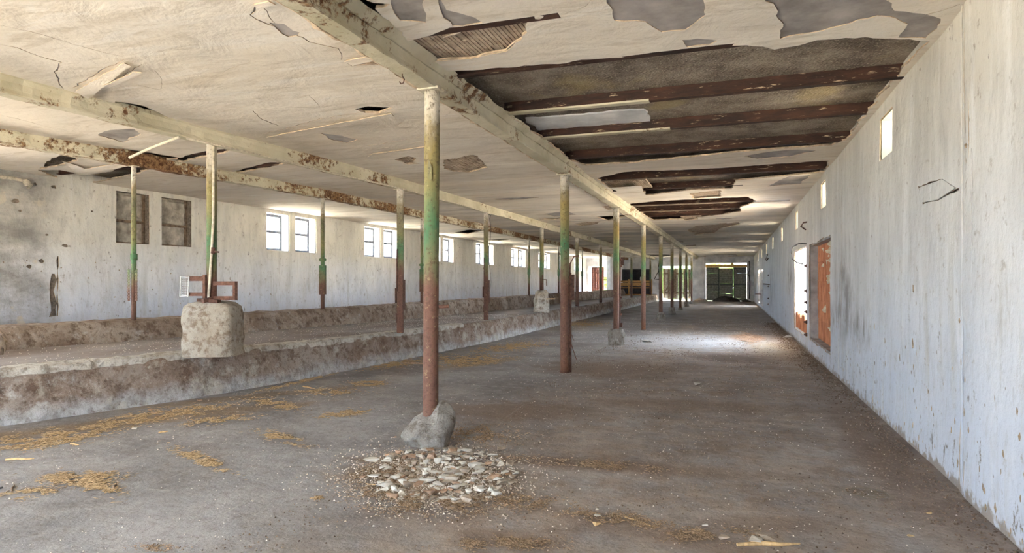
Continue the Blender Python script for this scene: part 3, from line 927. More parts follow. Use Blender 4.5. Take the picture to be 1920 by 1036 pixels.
# ------------------------------------------------------------ ceiling
def zn(x, y):
    return .018 * noise.noise(Vector((x * .6, y * .6, 7))) + .006 * noise.noise(Vector((x * 2.3, y * 2.3, 1)))
JY = []        # joist stations along the hall
def ceiling():
    ed = gp(950, 215)
    deep = [
        [(835, 133), (890, 131), (1000, 122), (1060, 117), (1090, 112), (1160, 108), (1240, 98), (1300, 92), (1400, 86), (1430, 88), (1452, 92), (1500, 86), (1530, 76), (1620, 70), (1705, 71), (1740, 75), (1716, 100), (1672, 159), (1622, 214), (1587, 262), (1560, 272), (1400, 284), (1240, 298), (1180, 306), (1100, 310), (1068, 300), (1030, 270), (1012, 258), (960, 220), (900, 180), (865, 152)],
        [(1118, 333), (1170, 322), (1300, 318), (1440, 309), (1555, 300), (1548, 322), (1470, 330), (1380, 338), (1372, 354), (1300, 356), (1210, 366), (1203, 352), (1140, 350)],
        [(1176, 382), (1240, 376), (1330, 372), (1400, 369), (1420, 377), (1388, 388), (1390, 396), (1355, 402), (1290, 410), (1225, 412), (1200, 398)],
        [(762, 82), (790, 70), (843, 53), (890, 48), (905, 50), (860, 62), (829, 71), (842, 90), (815, 84), (790, 88), (765, 90)],
        [(664, -6), (700, 8), (731, 10), (704, 19), (751, 61), (755, 76), (742, 70), (708, 46), (672, 14), (655, -4)],
        [(664, 204), (690, 199), (735, 201), (728, 207), (711, 213), (684, 212)],
        [(436, 323), (470, 313), (507, 304), (541, 303), (530, 308), (490, 316), (455, 324)],
        [(328, 301), (345, 291), (378, 283), (439, 276), (425, 285), (385, 292), (345, 303)],
        [(70, 318), (110, 319), (160, 329), (205, 322), (243, 308), (292, 309), (262, 324), (200, 339), (160, 344), (112, 335)],
        [(203, 277), (235, 279), (290, 287), (351, 297), (300, 299), (243, 294), (215, 287)],
        [(90, 302), (115, 290), (152, 291), (140, 302), (112, 312), (75, 316)],
        [(216, 191), (257, 196), (294, 209), (316, 220), (280, 215), (232, 202)],
        [(1318, 479), (1340, 477), (1379, 476), (1384, 479), (1360, 481), (1325, 482)],
        [(1210, 479), (1247, 476), (1262, 479), (1240, 481)],
        [(1284, 459.5), (1304, 458.5), (1306, 460.5), (1287, 461.5)], [(1268, 452.5), (1280, 452), (1282, 454), (1270, 454)],
        [(1115, 406), (1145, 404), (1180, 402), (1160, 408), (1140, 413), (1125, 408)],
        [(1004, 411), (1040, 408), (1070, 406), (1050, 411)], [(916, 449), (945, 447), (955, 449), (935, 451)], [(850, 436), (880, 430), (905, 432), (880, 438)],
        [(1290, 434), (1306, 428), (1330, 426), (1332, 430), (1310, 436)], [(1348, 418), (1362, 417), (1362, 425), (1350, 426)],
        [(860, 418), (893, 415), (905, 419), (880, 421)], [(690, 382), (720, 380), (735, 385), (705, 387)],
        [(1120, 454), (1135, 452), (1148, 454), (1132, 456)], [(1162, 452), (1172, 451), (1178, 453)],
    ]
    ribs = [
        [(765, 112), (740, 104), (760, 92), (815, 80), (829, 71), (870, 60), (934, 42), (985, 38), (991, 42), (985, 62), (960, 92), (920, 102), (880, 110), (830, 113)],
        [(830, 300), (856, 296), (882, 290), (895, 292), (903, 300), (914, 314), (880, 324), (850, 322), (832, 316)],
        [(740, 300), (765, 292), (780, 296), (772, 304), (790, 308), (765, 308)],
        [(1288, 432), (1304, 424), (1340, 421), (1385, 416), (1388, 420), (1350, 428), (1340, 436), (1300, 440), (1308, 434)],
        [(1293, 362), (1320, 359), (1352, 357), (1352, 368), (1300, 372)],
        [(1128, 387), (1150, 384), (1160, 390), (1140, 393)],
        [(1076, 419), (1100, 416), (1126, 415), (1118, 420), (1090, 423)],
        [(648, 118), (680, 108), (705, 112), (716, 120), (690, 122), (660, 124)],
        [(1142, 347), (1205, 342), (1206, 356), (1150, 359)],
        [(1280, 409), (1310, 406), (1308, 411), (1285, 413)],
    ]
    grey = [
        [(1130, -20), (1137, 0), (1153, 40), (1208, 44), (1241, 61), (1282, 57), (1322, 30), (1318, 0), (1320, -25)],
        [(1430, -20), (1440, 0), (1456, 20), (1469, 44), (1462, 73), (1523, 61), (1577, 47), (1645, 29), (1672, 30), (1702, 44), (1685, 68), (1740, 69), (1760, 51), (1753, 30), (1700, 20), (1669, 20), (1665, 0), (1660, -20)],
        [(728, -15), (731, 0), (735, 20), (751, 40), (802, 44), (795, 20), (789, 0), (785, -20)],
        [(812, -15), (819, 0), (822, 20), (832, 36), (850, 51), (904, 44), (890, 34), (843, 20), (829, 0), (822, -15)],
        [(182, 252), (205, 242), (253, 240), (262, 250), (250, 256), (232, 266), (203, 258)],
        [(1280, 77), (1310, 72), (1345, 78), (1330, 86), (1290, 90)],
        [(1395, 292), (1450, 284), (1500, 280), (1530, 282), (1480, 294), (1420, 298)],
        [(505, 42), (530, 46), (565, 62), (560, 68), (540, 70), (520, 58)],
        [(600, 250), (640, 255), (672, 262), (650, 268), (620, 262)],
        [(1480, 330), (1520, 328), (1500, 345), (1440, 350)], [(1020, 400), (1060, 396), (1080, 402), (1040, 406)],
    ]
    cr = [([(0, 85), (35, 92), (75, 108), (115, 117), (103, 135), (110, 158), (122, 170)], .02), ([(0, 46), (60, 60), (140, 86), (230, 108)], .006),
          ([(510, -4), (478, 12), (468, 27), (500, 45), (540, 58), (580, 78), (610, 85), (635, 90), (640, 112)], .02), ([(490, 5), (505, 30), (520, 48)], .008),
          ([(135, 165), (175, 140), (233, 113)], .02), ([(165, 180), (200, 160), (235, 140), (266, 122)], .016), ([(205, 165), (260, 160), (300, 168), (304, 150), (290, 133)], .006),
          ([(355, 135), (370, 141), (415, 138), (470, 118)], .004), ([(335, 224), (400, 212), (450, 200), (520, 182)], .006),
          ([(475, 206), (490, 222), (522, 235)], .016), ([(485, 253), (540, 240), (600, 222), (640, 217), (700, 208)], .022), ([(500, 260), (560, 250), (640, 236), (740, 208)], .012), ([(740, 206), (830, 196), (900, 188)], .006),
          ([(660, 278), (720, 268), (790, 255)], .018), ([(680, 282), (740, 274), (800, 262)], .008), ([(740, 240), (760, 225), (785, 215)], .005), ([(600, 245), (640, 222), (690, 214)], .006),
          ([(850, 195), (930, 180), (960, 176)], .005), ([(905, 220), (990, 212)], .006), ([(990, 40), (1050, 30), (1096, 14), (1110, -4)], .005), ([(0, 215), (50, 226), (100, 240)], .006), ([(0, 245), (45, 262), (90, 270)], .012),
          ([(1500, 95), (1560, 70)], .004), ([(1665, 0), (1680, 22), (1720, 30), (1770, 18), (1800, 6)], .014), ([(540, 190), (580, 178), (600, 200)], .004), ([(690, 250), (720, 230), (705, 240)], .004),
          ([(560, 345), (620, 352), (660, 360)], .01), ([(600, 335), (560, 330), (530, 322)], .006), ([(830, 340), (960, 335)], .005), ([(600, 310), (700, 300), (800, 292)], .006), ([(1060, 440), (1180, 430)], .03), ([(1140, 448), (1230, 445)], .02), ([(990, 425), (1100, 420)], .012), ([(1340, 455), (1400, 452)], .02), ([(1290, 446), (1380, 443)], .015)]
    D = [jag(P3(p), .07, .022) for p in deep]
    RB = [jag(P3(p), .07, .022) for p in ribs]
    G = [jag(P3(p), .06, .02) for p in grey]
    rr = random.Random(4)
    for _ in range(26):    # small spalls deeper in the hall
        x, y = rr.uniform(-11, 1.2), rr.uniform(14, 48); a, b = rr.uniform(.15, .7), rr.uniform(.04, .14)
        G.append([(x + a * rr.uniform(.6, 1.1) * math.cos(t), y + b * 2 * rr.uniform(.5, 1.1) * math.sin(t)) for t in [k * math.pi / 7 for k in range(14)]])
    S = [slit(p, w_) for p, w_ in cr]
    outer = [(-12.6, -3), (XR + .02, -3), (XR + .02, YE + .2)] + [(interp(LW, y) - .02, y) for y in (YE + .2, 30, 20, 12, 7.4, 5)]
    outer2 = [(-12.6, -3.2), (XR + .44, -3.2), (XR + .44, YE + .3), (-12.6, YE + .3)]
    root = bpy.data.objects.new('ceiling', None); C.objects.link(root); struct(root)
    sheet('limewash_skin', outer, D + RB + G + S, lambda x, y: (x, y, ZC + zn(x, y)), (0, 0, .007), .4, 'ceil', root, 'torn_plaster')
    sheet('undercoat', outer, [jag(h, .2, .012) for h in D + RB], lambda x, y: (x, y, ZC + .009 + zn(x, y)), (0, 0, .016), .6, 'grey_plaster', root, 'torn_plaster')
    # hollow clay tiles above the plaster: ribbed underside
    for h in RB:
        xs = [p[0] for p in h]; ys = [p[1] for p in h]
        m = MB(); x = min(xs) - .05
        while x < max(xs) + .05:
            yy = min(ys) - .05
            while yy < max(ys) + .05:
                y2 = yy + .2
                if rr.random() < .93: m.box((x, yy, ZC + .035 + rr.uniform(0, .006)), (x + .028, y2 - .006, ZC + .075))
                yy = y2
            x += .036
        m.box((min(xs) - .06, min(ys) - .06, ZC + .05), (max(xs) + .06, max(ys) + .06, ZC + .09))
        m.build('clay_tile', 'ribs', root)
    o = sheet('soffit', outer2, [], lambda x, y: (x, y, ZC + .15 + .012 * noise.noise(Vector((x * 3, y * 3, 0))) + .008 * noise.noise(Vector((x * 11, y * 11, 0)))), (0, 0, .12), .22, 'gravel', root)
    # plaster that stayed up between the joists
    for i, poly in enumerate(([(985, 210), (1208, 193), (1222, 215), (1200, 230), (1100, 238), (1020, 243)],)):
        q = jag([tuple(gp(x, y + 12, ZC + .13)[:2]) for x, y in poly], .08, .03)
        sheet('plaster_remnant', q, [], lambda x, y: (x, y, ZC + .125 + .012 * noise.noise(Vector((x * 6, y * 6, 0)))), (0, 0, .02), .08, 'wall_end', root)
    # strips of plaster hanging off beside the joists
    def flake(poly, drop, ax):
        q = P3(poly); cx = sum(p[0] for p in q) / len(q); cy = sum(p[1] for p in q) / len(q)
        sheet('hanging_plaster', jag(q, .06, .008), [], lambda x, y: (x, y, ZC - .012 - drop * (.5 + .5 * math.tanh(((x - cx) * ax[0] + (y - cy) * ax[1]) * 6))), (0, 0, .008), .08, 'ceil', root, 'torn_plaster')
    flake([(140, 167), (232, 115), (245, 118), (165, 178)], .035, (.3, 1))
    flake([(150, 176), (250, 122), (264, 124), (170, 182)], .05, (.3, -1))
    flake([(500, 256), (640, 224), (735, 206), (738, 212), (640, 236), (520, 262)], .03, (0, -1))
    flake([(645, 112), (690, 96), (700, 104), (660, 120)], .04, (1, 0))
    flake([(476, 4), (505, -6), (516, 0), (482, 12)], .03, (1, 0))
    flake([(700, 286), (800, 270), (800, 274), (690, 292)], .025, (0, -1))
    flake([(1145, 348), (1203, 344), (1206, 358), (1160, 360)], .03, (0, -1))
    flake([(115, 300), (160, 312), (243, 300), (240, 306), (150, 322)], .05, (0, 1))
    # steel joists
    def joist(y, x0, x1, nm, slope=0):
        m = MB((0, y, ZC)); h0 = ZC + .005; h1 = ZC + .145
        vs = []
        n = max(2, int((x1 - x0) / .15))
        prof = [(-.045, h0), (.045, h0), (.045, h0 + .012), (.006, h0 + .018), (.006, h1), (-.006, h1), (-.006, h0 + .018), (-.045, h0 + .012)]
        for i in range(n + 1):
            x = x0 + (x1 - x0) * i / n
            for (dy, z) in prof: vs.append((x, y + dy + .004 * noise.noise(Vector((x * 4, z * 20, y))), z + .003 * noise.noise(Vector((x * 7, dy * 50, y)))))
        k = len(prof); fs = [(i * k + j, i * k + (j + 1) % k, (i + 1) * k + (j + 1) % k, (i + 1) * k + j) for i in range(n) for j in range(k)]
        fs += [tuple(range(k))[::-1], tuple(range(n * k, n * k + k))]
        m.add(vs, fs)
        o = m.build('steel_joist', 'joist'); o.location = (0, y, ZC)
        tag(o, nm, 'joist'); return o
    def yx(px, py): return gp(px, py, ZC).y
    ords = ['first', 'second', 'third', 'fourth']
    cols = [('bare rusty steel joist along the camera-side edge of the big open ceiling bay', (1100, 118)), ('nearest full rusty joist with a white painted flange in the big open ceiling bay', (1150, 197)),
            ('second full rusty joist in the big open ceiling bay, white paint at its left', (1250, 243)), ('rusty joist at the far edge of the big open ceiling bay', (1300, 284))]
    for k, (nm, (a, b)) in enumerate(cols):
        o = joist(yx(a, b), -2.52, XR + .03, nm)
        if k in (1, 2):
            m = MB(); m.box((-2.5, -.048, .0), (-.95 + .1 * k, .047, .0045)); m.box((-2.5, -.052, .001), (-.95 + .1 * k, -.0455, .02)); q = m.build('flange_paint', 'beam_paint', o)
    joist(yx(1300, 330), -2.52, XR + .03, 'rusty joist in the second, narrower open strip of the right aisle ceiling')
    joist(yx(1300, 352), -2.52, .2, 'short exposed rusty joist just beyond the second open strip')
    joist(yx(1300, 381), -2.52, XR, 'rusty joist in the third open strip of the right aisle ceiling')
    joist(yx(1300, 393), -2.52, XR, 'rusty joist in the middle of the third open strip')
    joist(yx(1300, 404), -2.52, XR, 'rusty joist at the far edge of the third open strip')
    def jl(a, b, x0, x1, nm):
        p, q = gp(*a, ZC), gp(*b, ZC); joist((p.y + q.y) / 2, x0, x1, nm)
    jl((440, 322), (535, 305), -7.9, -6.1, 'dark rusty joist showing in the slot left of the fourth window pair')
    jl((335, 300), (430, 280), -7.9, -6.4, 'dark rusty joist showing behind the plastered pedestal post, left aisle')
    jl((90, 330), (270, 314), -11.6, -8.9, 'dark rusty joist in the torn hole over the far left wall')
    jl((790, 68), (900, 50), -2.45, -1.2, 'orange rusted joist end in the torn hole beside the middle beam')
ceiling()

# ------------------------------------------------------------ long beams
def beam(tab, w_, mat, label, amp, y0=-3, x_mul=1):
    def pf(y):
        x = interp(tab, y); h = w_ / 2
        j = amp * noise.noise(Vector((y * 3, 1, 2)))
        return [(x + h + .01, ZC + .03), (x + h + .012, ZC - .02 + j), (x + h - .004, ZC - .06), (x + h - .006, ZB + .05), (x + h + .004, ZB + .012), (x + h, ZB), (x, ZB + j * .4), (x - h, ZB),
                (x - h - .004, ZB + .012), (x - h + .006, ZB + .05), (x - h + .004, ZC - .06), (x - h - .012, ZC - .02 + j), (x - h - .01, ZC + .03)]
    o, _ = loft('ceiling_beam', mat, pf, y0, YE - .02, .09, amp, 8)
    tag(o, label, 'beam'); return o
beam(ROW1, .16, 'beam_paint', 'pale painted ceiling beam carried by the right-hand row of tall round posts', .014)
beam(ROW2, .15, 'beam_paint', 'pale ceiling beam with a conduit along it, over the posts on the platform edge', .016)
beam(ROW3, .15, 'beam_rust', 'heavily rusted ceiling beam over the thin posts nearest the windowed wall', .03)

# plaster fillet, broken edge along the right side of the first beam
def fillet():
    def pf(y):
        x = interp(ROW1, y) + .08; a = .07 + .04 * noise.noise(Vector((y * 2.2, 5, 0)))
        return [(x - .01, ZC - .045), (x + .02, ZC - .05), (x + a * .7, ZC - .02), (x + a + .02, ZC + .02)]
    o, _ = loft('trim_1', 'beam_paint', pf, -1, YE - .1, .09, .02, 9); struct(o)
    def pg(y):
        x = interp(ROW1, y) - .08; a = .05 + .04 * noise.noise(Vector((y * 2.2, 8, 0)))
        return [(x + .02, ZB + .03), (x - .01, ZB + .005), (x - a, ZB + .02), (x - a - .04, ZC + .02)]
    o, _ = loft('trim_2', 'torn_plaster', pg, -1, YE - .1, .09, .025, 9); struct(o)
fillet()

# ------------------------------------------------------------ posts
def lump(name, mat, rings, parent, amp=.02, n=26, s=6, ex=3.0, seed=0):
    """rings: (cx, cy, z, rx, ry, rot); superelliptic cross sections"""
    full = []
    for i in range(len(rings) - 1):
        a, b = rings[i], rings[i + 1]; k = max(1, int(abs(b[2] - a[2]) / .035))
        for q in range(k): full.append([a[j] + (b[j] - a[j]) * q / k for j in range(6)])
    full.append(list(rings[-1]))
    vs, fs = [], []
    for (cx, cy, z, rx, ry, rot) in full:
        for k in range(n):
            t = 2 * math.pi * k / n; c, s_ = math.cos(t), math.sin(t)
            x = math.copysign(abs(c) ** (2 / ex), c) * rx; y = math.copysign(abs(s_) ** (2 / ex), s_) * ry
            X = cx + x * math.cos(rot) - y * math.sin(rot); Y = cy + x * math.sin(rot) + y * math.cos(rot)
            vs.append(rough((X, Y, z), amp, s, seed))
    for i in range(len(full) - 1):
        for k in range(n):
            a, b = i * n + k, i * n + (k + 1) % n; fs.append((a, b, b + n, a + n))
    c0 = len(vs); vs.append(Vector((full[-1][0], full[-1][1], full[-1][2] + .005)))
    for k in range(n): fs.append((c0 - n + k, c0 - n + (k + 1) % n, c0))
    fs.append(tuple(range(n))[::-1])
    return link_mesh(name, vs, fs, mat, parent)

def post(px, tab, zb, r, mat, label, name='support_post', square=False, lean=0, flange=True, ztop=ZB):
    p, D = hit(px, tab)
    t = thing(name, label, 'post', (p.x, p.y, zb))
    zs = [zb + (ztop - zb) * k / 14 for k in range(15)]
    pts = [(lean * (1 - k / 14), 0, z - zb) for k, z in enumerate(zs)]
    m = MB()
    if square:
        m.bar(pts[0], pts[-1], r * 2, r * 2 * .9, (0, 1, 0))
        o = bev(m.build('shaft', mat, t), .01)
        o.rotation_euler.z = 0
    else:
        m.tube(pts, [r * (1 + R.uniform(-.02, .02)) for _ in pts], 24); m.build('shaft', mat, t, True)
    m = MB(); h = ztop - zb; m.box((-r * 1.5, -r * 1.5, h - .012), (r * 1.5, r * 1.5, h + .01)); m.build('cap_plate', 'white_pipe', t)
    if flange:
        m = MB(); m.tube([(lean, 0, -.01), (lean, 0, .02)], r * 1.18, 24); m.build('base_collar', 'rust', t)
    return t, p, D

def row1():
    t, p, D = post(810.5, ROW1, 0, .071, 'post1', 'nearest tall round post, lichen yellow, green and rust, standing in a rough concrete lump', lean=-.02, flange=False)
    # wrapped stone-like footing with a notch the pipe stands in
    rt = TH
    L = [(-.02, -.02, -.02, .20, .17, rt), (-.02, -.02, .06, .215, .19, rt), (-.01, -.02, .14, .20, .17, rt), (.03, -.0, .22, .165, .14, rt), (.065, .02, .29, .12, .11, rt), (.085, .03, .36, .085, .08, rt), (.09, .03, .40, .05, .05, rt)]
    o = lump('concrete_footing', 'footing', L, t, .07, 34, 7, 2.3, 3); o['label'] = 'rough grey concrete lump'
    for k in range(1):
        m = MB(); a = (.06 * CT, .06 * ST, 1.27); b = (.155 * CT, .155 * ST, 1.275); m.tube([a, b], .017, 12); m.build('stub_pipe', 'rust', t, True)
        m = MB(); m.tube([b, (.16 * CT, .16 * ST, 1.275)], .011, 12); m.build('bore', 'black_rubber', t)
    # curled paint flake
    m = MB(); m.add([(-.01, -.073, 2.45), (.03, -.074, 2.42), (.035, -.085, 2.55), (.0, -.076, 2.63), (-.012, -.074, 2.55)], [(0, 1, 2, 3, 4)]); m.build('paint_flake', 'post2', t)
    t, p, D = post(1059, ROW1, 0, .075, 'post1b', 'second tall round post of the right-hand row, standing on the bare floor without footing')
    m = MB(); m.tube([(.07, .06, .0), (.07, .06, 1.65)], .03, 10); m.tube([(.07, .06, 1.62), (.08, .05, 1.8), (.14, .07, 1.92), (.22, .09, 1.93)], .014, 8); m.build('side_pipe', 'rust', t, True)
    m = MB(); m.box((.10, .04, 1.2), (.15, .08, 1.62)); m.build('side_plate', 'dark_rust', t)
    m = MB(); m.bar((.06, 0, .62), (.19, .03, .22), .012, .012); m.build('loose_rod', 'rust', t)
    lab = ['third round post of the right-hand row, standing in a square concrete footing', 'fourth round post of the right-hand row, bare at the foot',
           'fifth round post of the right-hand row, in a cracked concrete footing', 'sixth round post of the right-hand row, with a tapered footing', 'seventh round post of the right-hand row, before the plank gate',
           'eighth round post of the right-hand row, before the plank gate', 'ninth round post of the right-hand row, last before the white pier']
    foots = {0: (.20, .38), 2: (.16, .32), 3: (.15, .32), 4: (.12, .12), 5: (.14, .3), 6: (.13, .2)}
    for i, x in enumerate((1155.5, 1206.5, 1239, 1260, 1275.5, 1287, 1296.5)):
        t, p, D = post(x, ROW1, 0, .072, 'post1' if i % 2 else 'post1b', lab[i], flange=(i not in foots))
        if i in foots:
            a, h = foots[i]
            lump('concrete_footing', 'footing', [(0, 0, -.02, a, a, TH), (0, 0, h * .7, a * .95, a * .95, TH), (0, 0, h, a * .75, a * .75, TH)], t, .04, 24, 7, 4, i * 5)
        if i == 0:
            m = MB(); m.box((.05, .04, .45), (.09, .10, 2.2)); m.box((.06, 0, .42), (.14, .08, .52)); m.build('side_channel', 'dark_rust', t)
            for z in (2.0, 1.85, .9, .7, 1.1):
                m = MB(); m.box((.08, .02, z), (.13, .07, z + .05)); m.build('lug', 'rust', t)
row1()
PT2 = [(y, interp(ROW2, y)) for y in (4, 6.33, 11, 20, 51)]
def row2():
    p, D = hit(397, ROW2)
    ZQ = .58
    t = thing('pedestal_post', 'round green and rust post on the big nearest concrete pedestal on the platform edge', 'post', (p.x, p.y, ZQ))
    a = .33; h = .67
    lump('pedestal', 'pedestal', [(-.03, .06, -.03, a, .27, TH), (-.03, .06, .05, a * .99, .27, TH), (-.03, .06, .5, a * .97, .26, TH), (-.03, .06, .6, a * .93, .24, TH), (-.03, .05, .65, a * .74, .20, TH), (-.02, .03, h, a * .4, .15, TH)], t, .03, 44, 5, 6, 4)
    m = MB(); m.tube([(0, 0, h - .1), (.0, 0, 1.9), (0, 0, ZB - ZQ)], .062, 24); m.build('shaft', 'post2' if False else 'post1', t, True)
    c_, s_ = CT, ST
    def L(u, v, z): return (u * c_ - v * s_, u * s_ + v * c_, z)      # u to the right, v away
    m = MB(); m.tube([L(-.005, -.085, h - .02), L(.02, -.085, 1.0), L(.055, -.075, 1.7), L(.06, -.07, ZB - ZQ - .03)], .016, 10); m.build('side_pipe', 'white_pipe', t, True)
    m = MB(); m.tube([L(.05, -.08, 1.28), L(.055, -.075, 1.36)], .026, 10); m.bar(L(.05, -.08, 1.31), L(.13, -.08, 1.30), .02, .02); m.build('clamp', 'dark_rust', t)
    m = MB()
    zl, zh = .74, .96
    m.bar(L(-.30, -.06, zh), L(-.05, -.06, zh), .03, .06); m.bar(L(-.30, -.06, zl + .02), L(-.05, -.06, zl + .02), .03, .045); m.bar(L(-.06, -.065, zl - .05), L(-.06, -.065, zh + .05), .04, .03)
    m.build('left_bracket', 'rust', t)
    m = MB(); m.bar(L(.05, -.05, .90), L(.33, -.05, .90), .03, .05); m.bar(L(.05, -.05, .71), L(.33, -.05, .71), .03, .05); m.bar(L(.325, -.05, .685), L(.325, -.05, .925), .035, .05); m.build('right_bracket', 'rust', t)
    m = MB()
    for q in (-.355, -.255): m.bar(L(q, -.10, .73), L(q + .01, -.10, .985), .012, .014)
    m.bar(L(-.36, -.10, .985), L(-.245, -.10, .975), .012, .014); m.bar(L(-.36, -.10, .735), L(-.245, -.10, .745), .012, .014)
    for k in range(7): m.bar(L(-.345 + k * .013, -.10, .975 - k * .0), L(-.345 + k * .013, -.10, .745), .004, .006)
    m.build('grille_frame', 'pale_metal', t)
    m = MB()
    for k in range(7): m.bar(L(-.34, -.08, .77 + k * .03), L(-.27, -.08, .77 + k * .03), .014, .014)
    m.build('coil', 'dark_rust', t)
    m = MB(); m.bar(L(-.11, -.12, h + .02), L(.15, -.12, h + .0), .1, .04); m.bar(L(-.02, -.2, h + .01), L(.05, -.1, h + .03), .06, .05); m.build('shoe_plate', 'dark_rust', t)

    def sq(px, label, plates=True):
        t, p, D = post(px, ROW2, ZP, .06, 'post2', label, square=True, flange=False)
        def q(u, v, z): return (u * c_ - v * s_, u * s_ + v * c_, z)
        for ch in t.children: 
            if ch.name.startswith('shaft'): ch.rotation_euler.z = TH
        if plates:
            m = MB(); m.bar(q(.07, -.02, .45), q(.07, -.02, 1.02), .015, .1, (0, 1, 0)); m.bar(q(-.072, -.02, .58), q(-.072, -.02, .86), .015, .08, (0, 1, 0)); m.bar(q(-.05, -.07, .8), q(-.05, -.07, 1.6), .02, .02); m.build('side_plate', 'dark_rust', t)
            m = MB(); m.bar(q(-.06, -.065, .20), q(-.06, -.065, .38), .02, .02); m.build('lug', 'dark_rust', t)
        return t, q
    sq(750.5, 'nearest square rusty post on the platform edge, with steel plates on its sides')
    t, q = sq(911.5, 'second square rusty post on the platform edge, with a black cable hanging beside it')
    m = MB(); pts = [q(.09 + .03 * math.sin(k * .5), -.02, 2.6 - .1 * k) for k in range(19)]; m.tube([q(.05, -.02, 2.7), q(.12, -.02, 2.68)] + pts, .006, 6); m.build('cable', 'black_rubber', t)
    p, D = hit(1015.5, ROW2)
    t = thing('pedestal_post', 'round post on the second, more distant concrete pedestal on the platform', 'post', (p.x, p.y, ZP))
    lump('pedestal', 'pedestal', [(0, 0, -.04, .27, .26, TH), (0, 0, .4, .24, .24, TH), (0, 0, .62, .21, .2, TH), (0, 0, .7, .12, .12, TH)], t, .05, 30, 6, 4, 9)
    m = MB(); m.tube([(0, 0, .6), (0, 0, ZB - ZP)], .068, 18); m.build('shaft', 'post1', t, True)
    m = MB(); m.bar((.03, -.07, 1.05), (.18, -.03, 1.05), .02, .02); m.bar((.18, -.03, .85), (.18, -.03, 1.05), .02, .02); m.bar((.05, -.07, .7), (.05, -.07, 1.2), .03, .03); m.build('bracket', 'rust', t)
    m = MB(); m.bar((.2, -.2, .42), (.5, -.15, .43), .04, .025); m.build('loose_stick', 'wood_scrap', t)
    lab = ['first plain thin round post beyond the second pedestal', 'second plain round post beyond the second pedestal, before the left end door', 'distant platform post mostly behind the third right-hand post',
           'distant platform post before the dark cabinet', 'distant platform post behind the fourth right-hand post', 'distant platform post left of the plank gate', 'last platform post before the plank gate']
    for i, x in enumerate((1082, 1126.3, 1158.5, 1184, 1204, 1219.5)):
        post(x, ROW2, ZP, .068, 'post2' if i < 2 else 'post3', lab[i], flange=False)
    p = gp(1160.7, 594)
    t = thing('short_post', 'short dark rusty post with a wide head, just behind the third right-hand post', 'post', p)
    m = MB(); m.bar((0, 0, -.01), (0, 0, 2.2), .14, .1, (0, 1, 0)); m.build('shaft', 'dark_rust', t)
    m = MB(); m.box((-.12, -.06, 2.2), (.2, .06, 2.55)); m.build('head', 'dark_rust', t)
row2()
def row3():
    labs = {251: 'nearest thin post by the left wall, with a perforated steel plate on each side', 605: 'thin green post with collar and side plates, right of the first bright window pair', 791: 'thin green post seen just left of the nearest tall post',
            910: 'thin dark post behind the second square platform post', 991.7: 'thin dark post right of the fifth pair of bright windows', 1047.5: 'thin post hidden behind the second right-hand post', 1091.6: 'most distant thin post before the end door on the left'}
    for x, lb in labs.items():
        t, p, D = post(x, ROW3, ZK - .02, .035 if x < 300 else .042, 'post3', lb, flange=False)
        def q(u, v, z): return (u * CT - v * ST, u * ST + v * CT, z)
        if x == 251:
            for s in (-1, 1):
                m = MB()
                u = s * .056
                # perforated plate: strips around a line of holes
                n = 11; z0, z1 = .31, .79
                for k in range(n):
                    za = z0 + (z1 - z0) * k / n; zb_ = z0 + (z1 - z0) * (k + .72) / n; zc = z0 + (z1 - z0) * (k + 1) / n
                    m.bar(q(u, -.035, za), q(u, -.035, zb_), .045, .004, (0, 1, 0))
                    m.bar(q(u - .014, -.035, zb_), q(u - .014, -.035, zc), .018, .004, (0, 1, 0)); m.bar(q(u + .014, -.035, zb_), q(u + .014, -.035, zc), .018, .004, (0, 1, 0))
                m.build('perforated_plate', 'post3', t)
            m = MB(); m.tube([q(0, 0, .93), q(0, 0, 1.03)], .05, 16); m.build('collar', 'post3', t)
        elif x in (605, 791, 910):
            m = MB(); m.box((-.06, -.06, .33), (.06, .06, .95)); o = m.build('sleeve', 'post3', t); o.rotation_euler.z = TH
            m = MB(); m.tube([q(0, 0, 1.04), q(0, 0, 1.10)], .058, 16); m.tube([q(-.07, 0, 1.07), q(.07, 0, 1.07)], .025, 8); m.build('collar', 'post3', t)
        else:
            m = MB(); m.box((-.05, -.05, .9), (.05, .05, 1.2)); m.build('sleeve', 'post3', t)
row3()

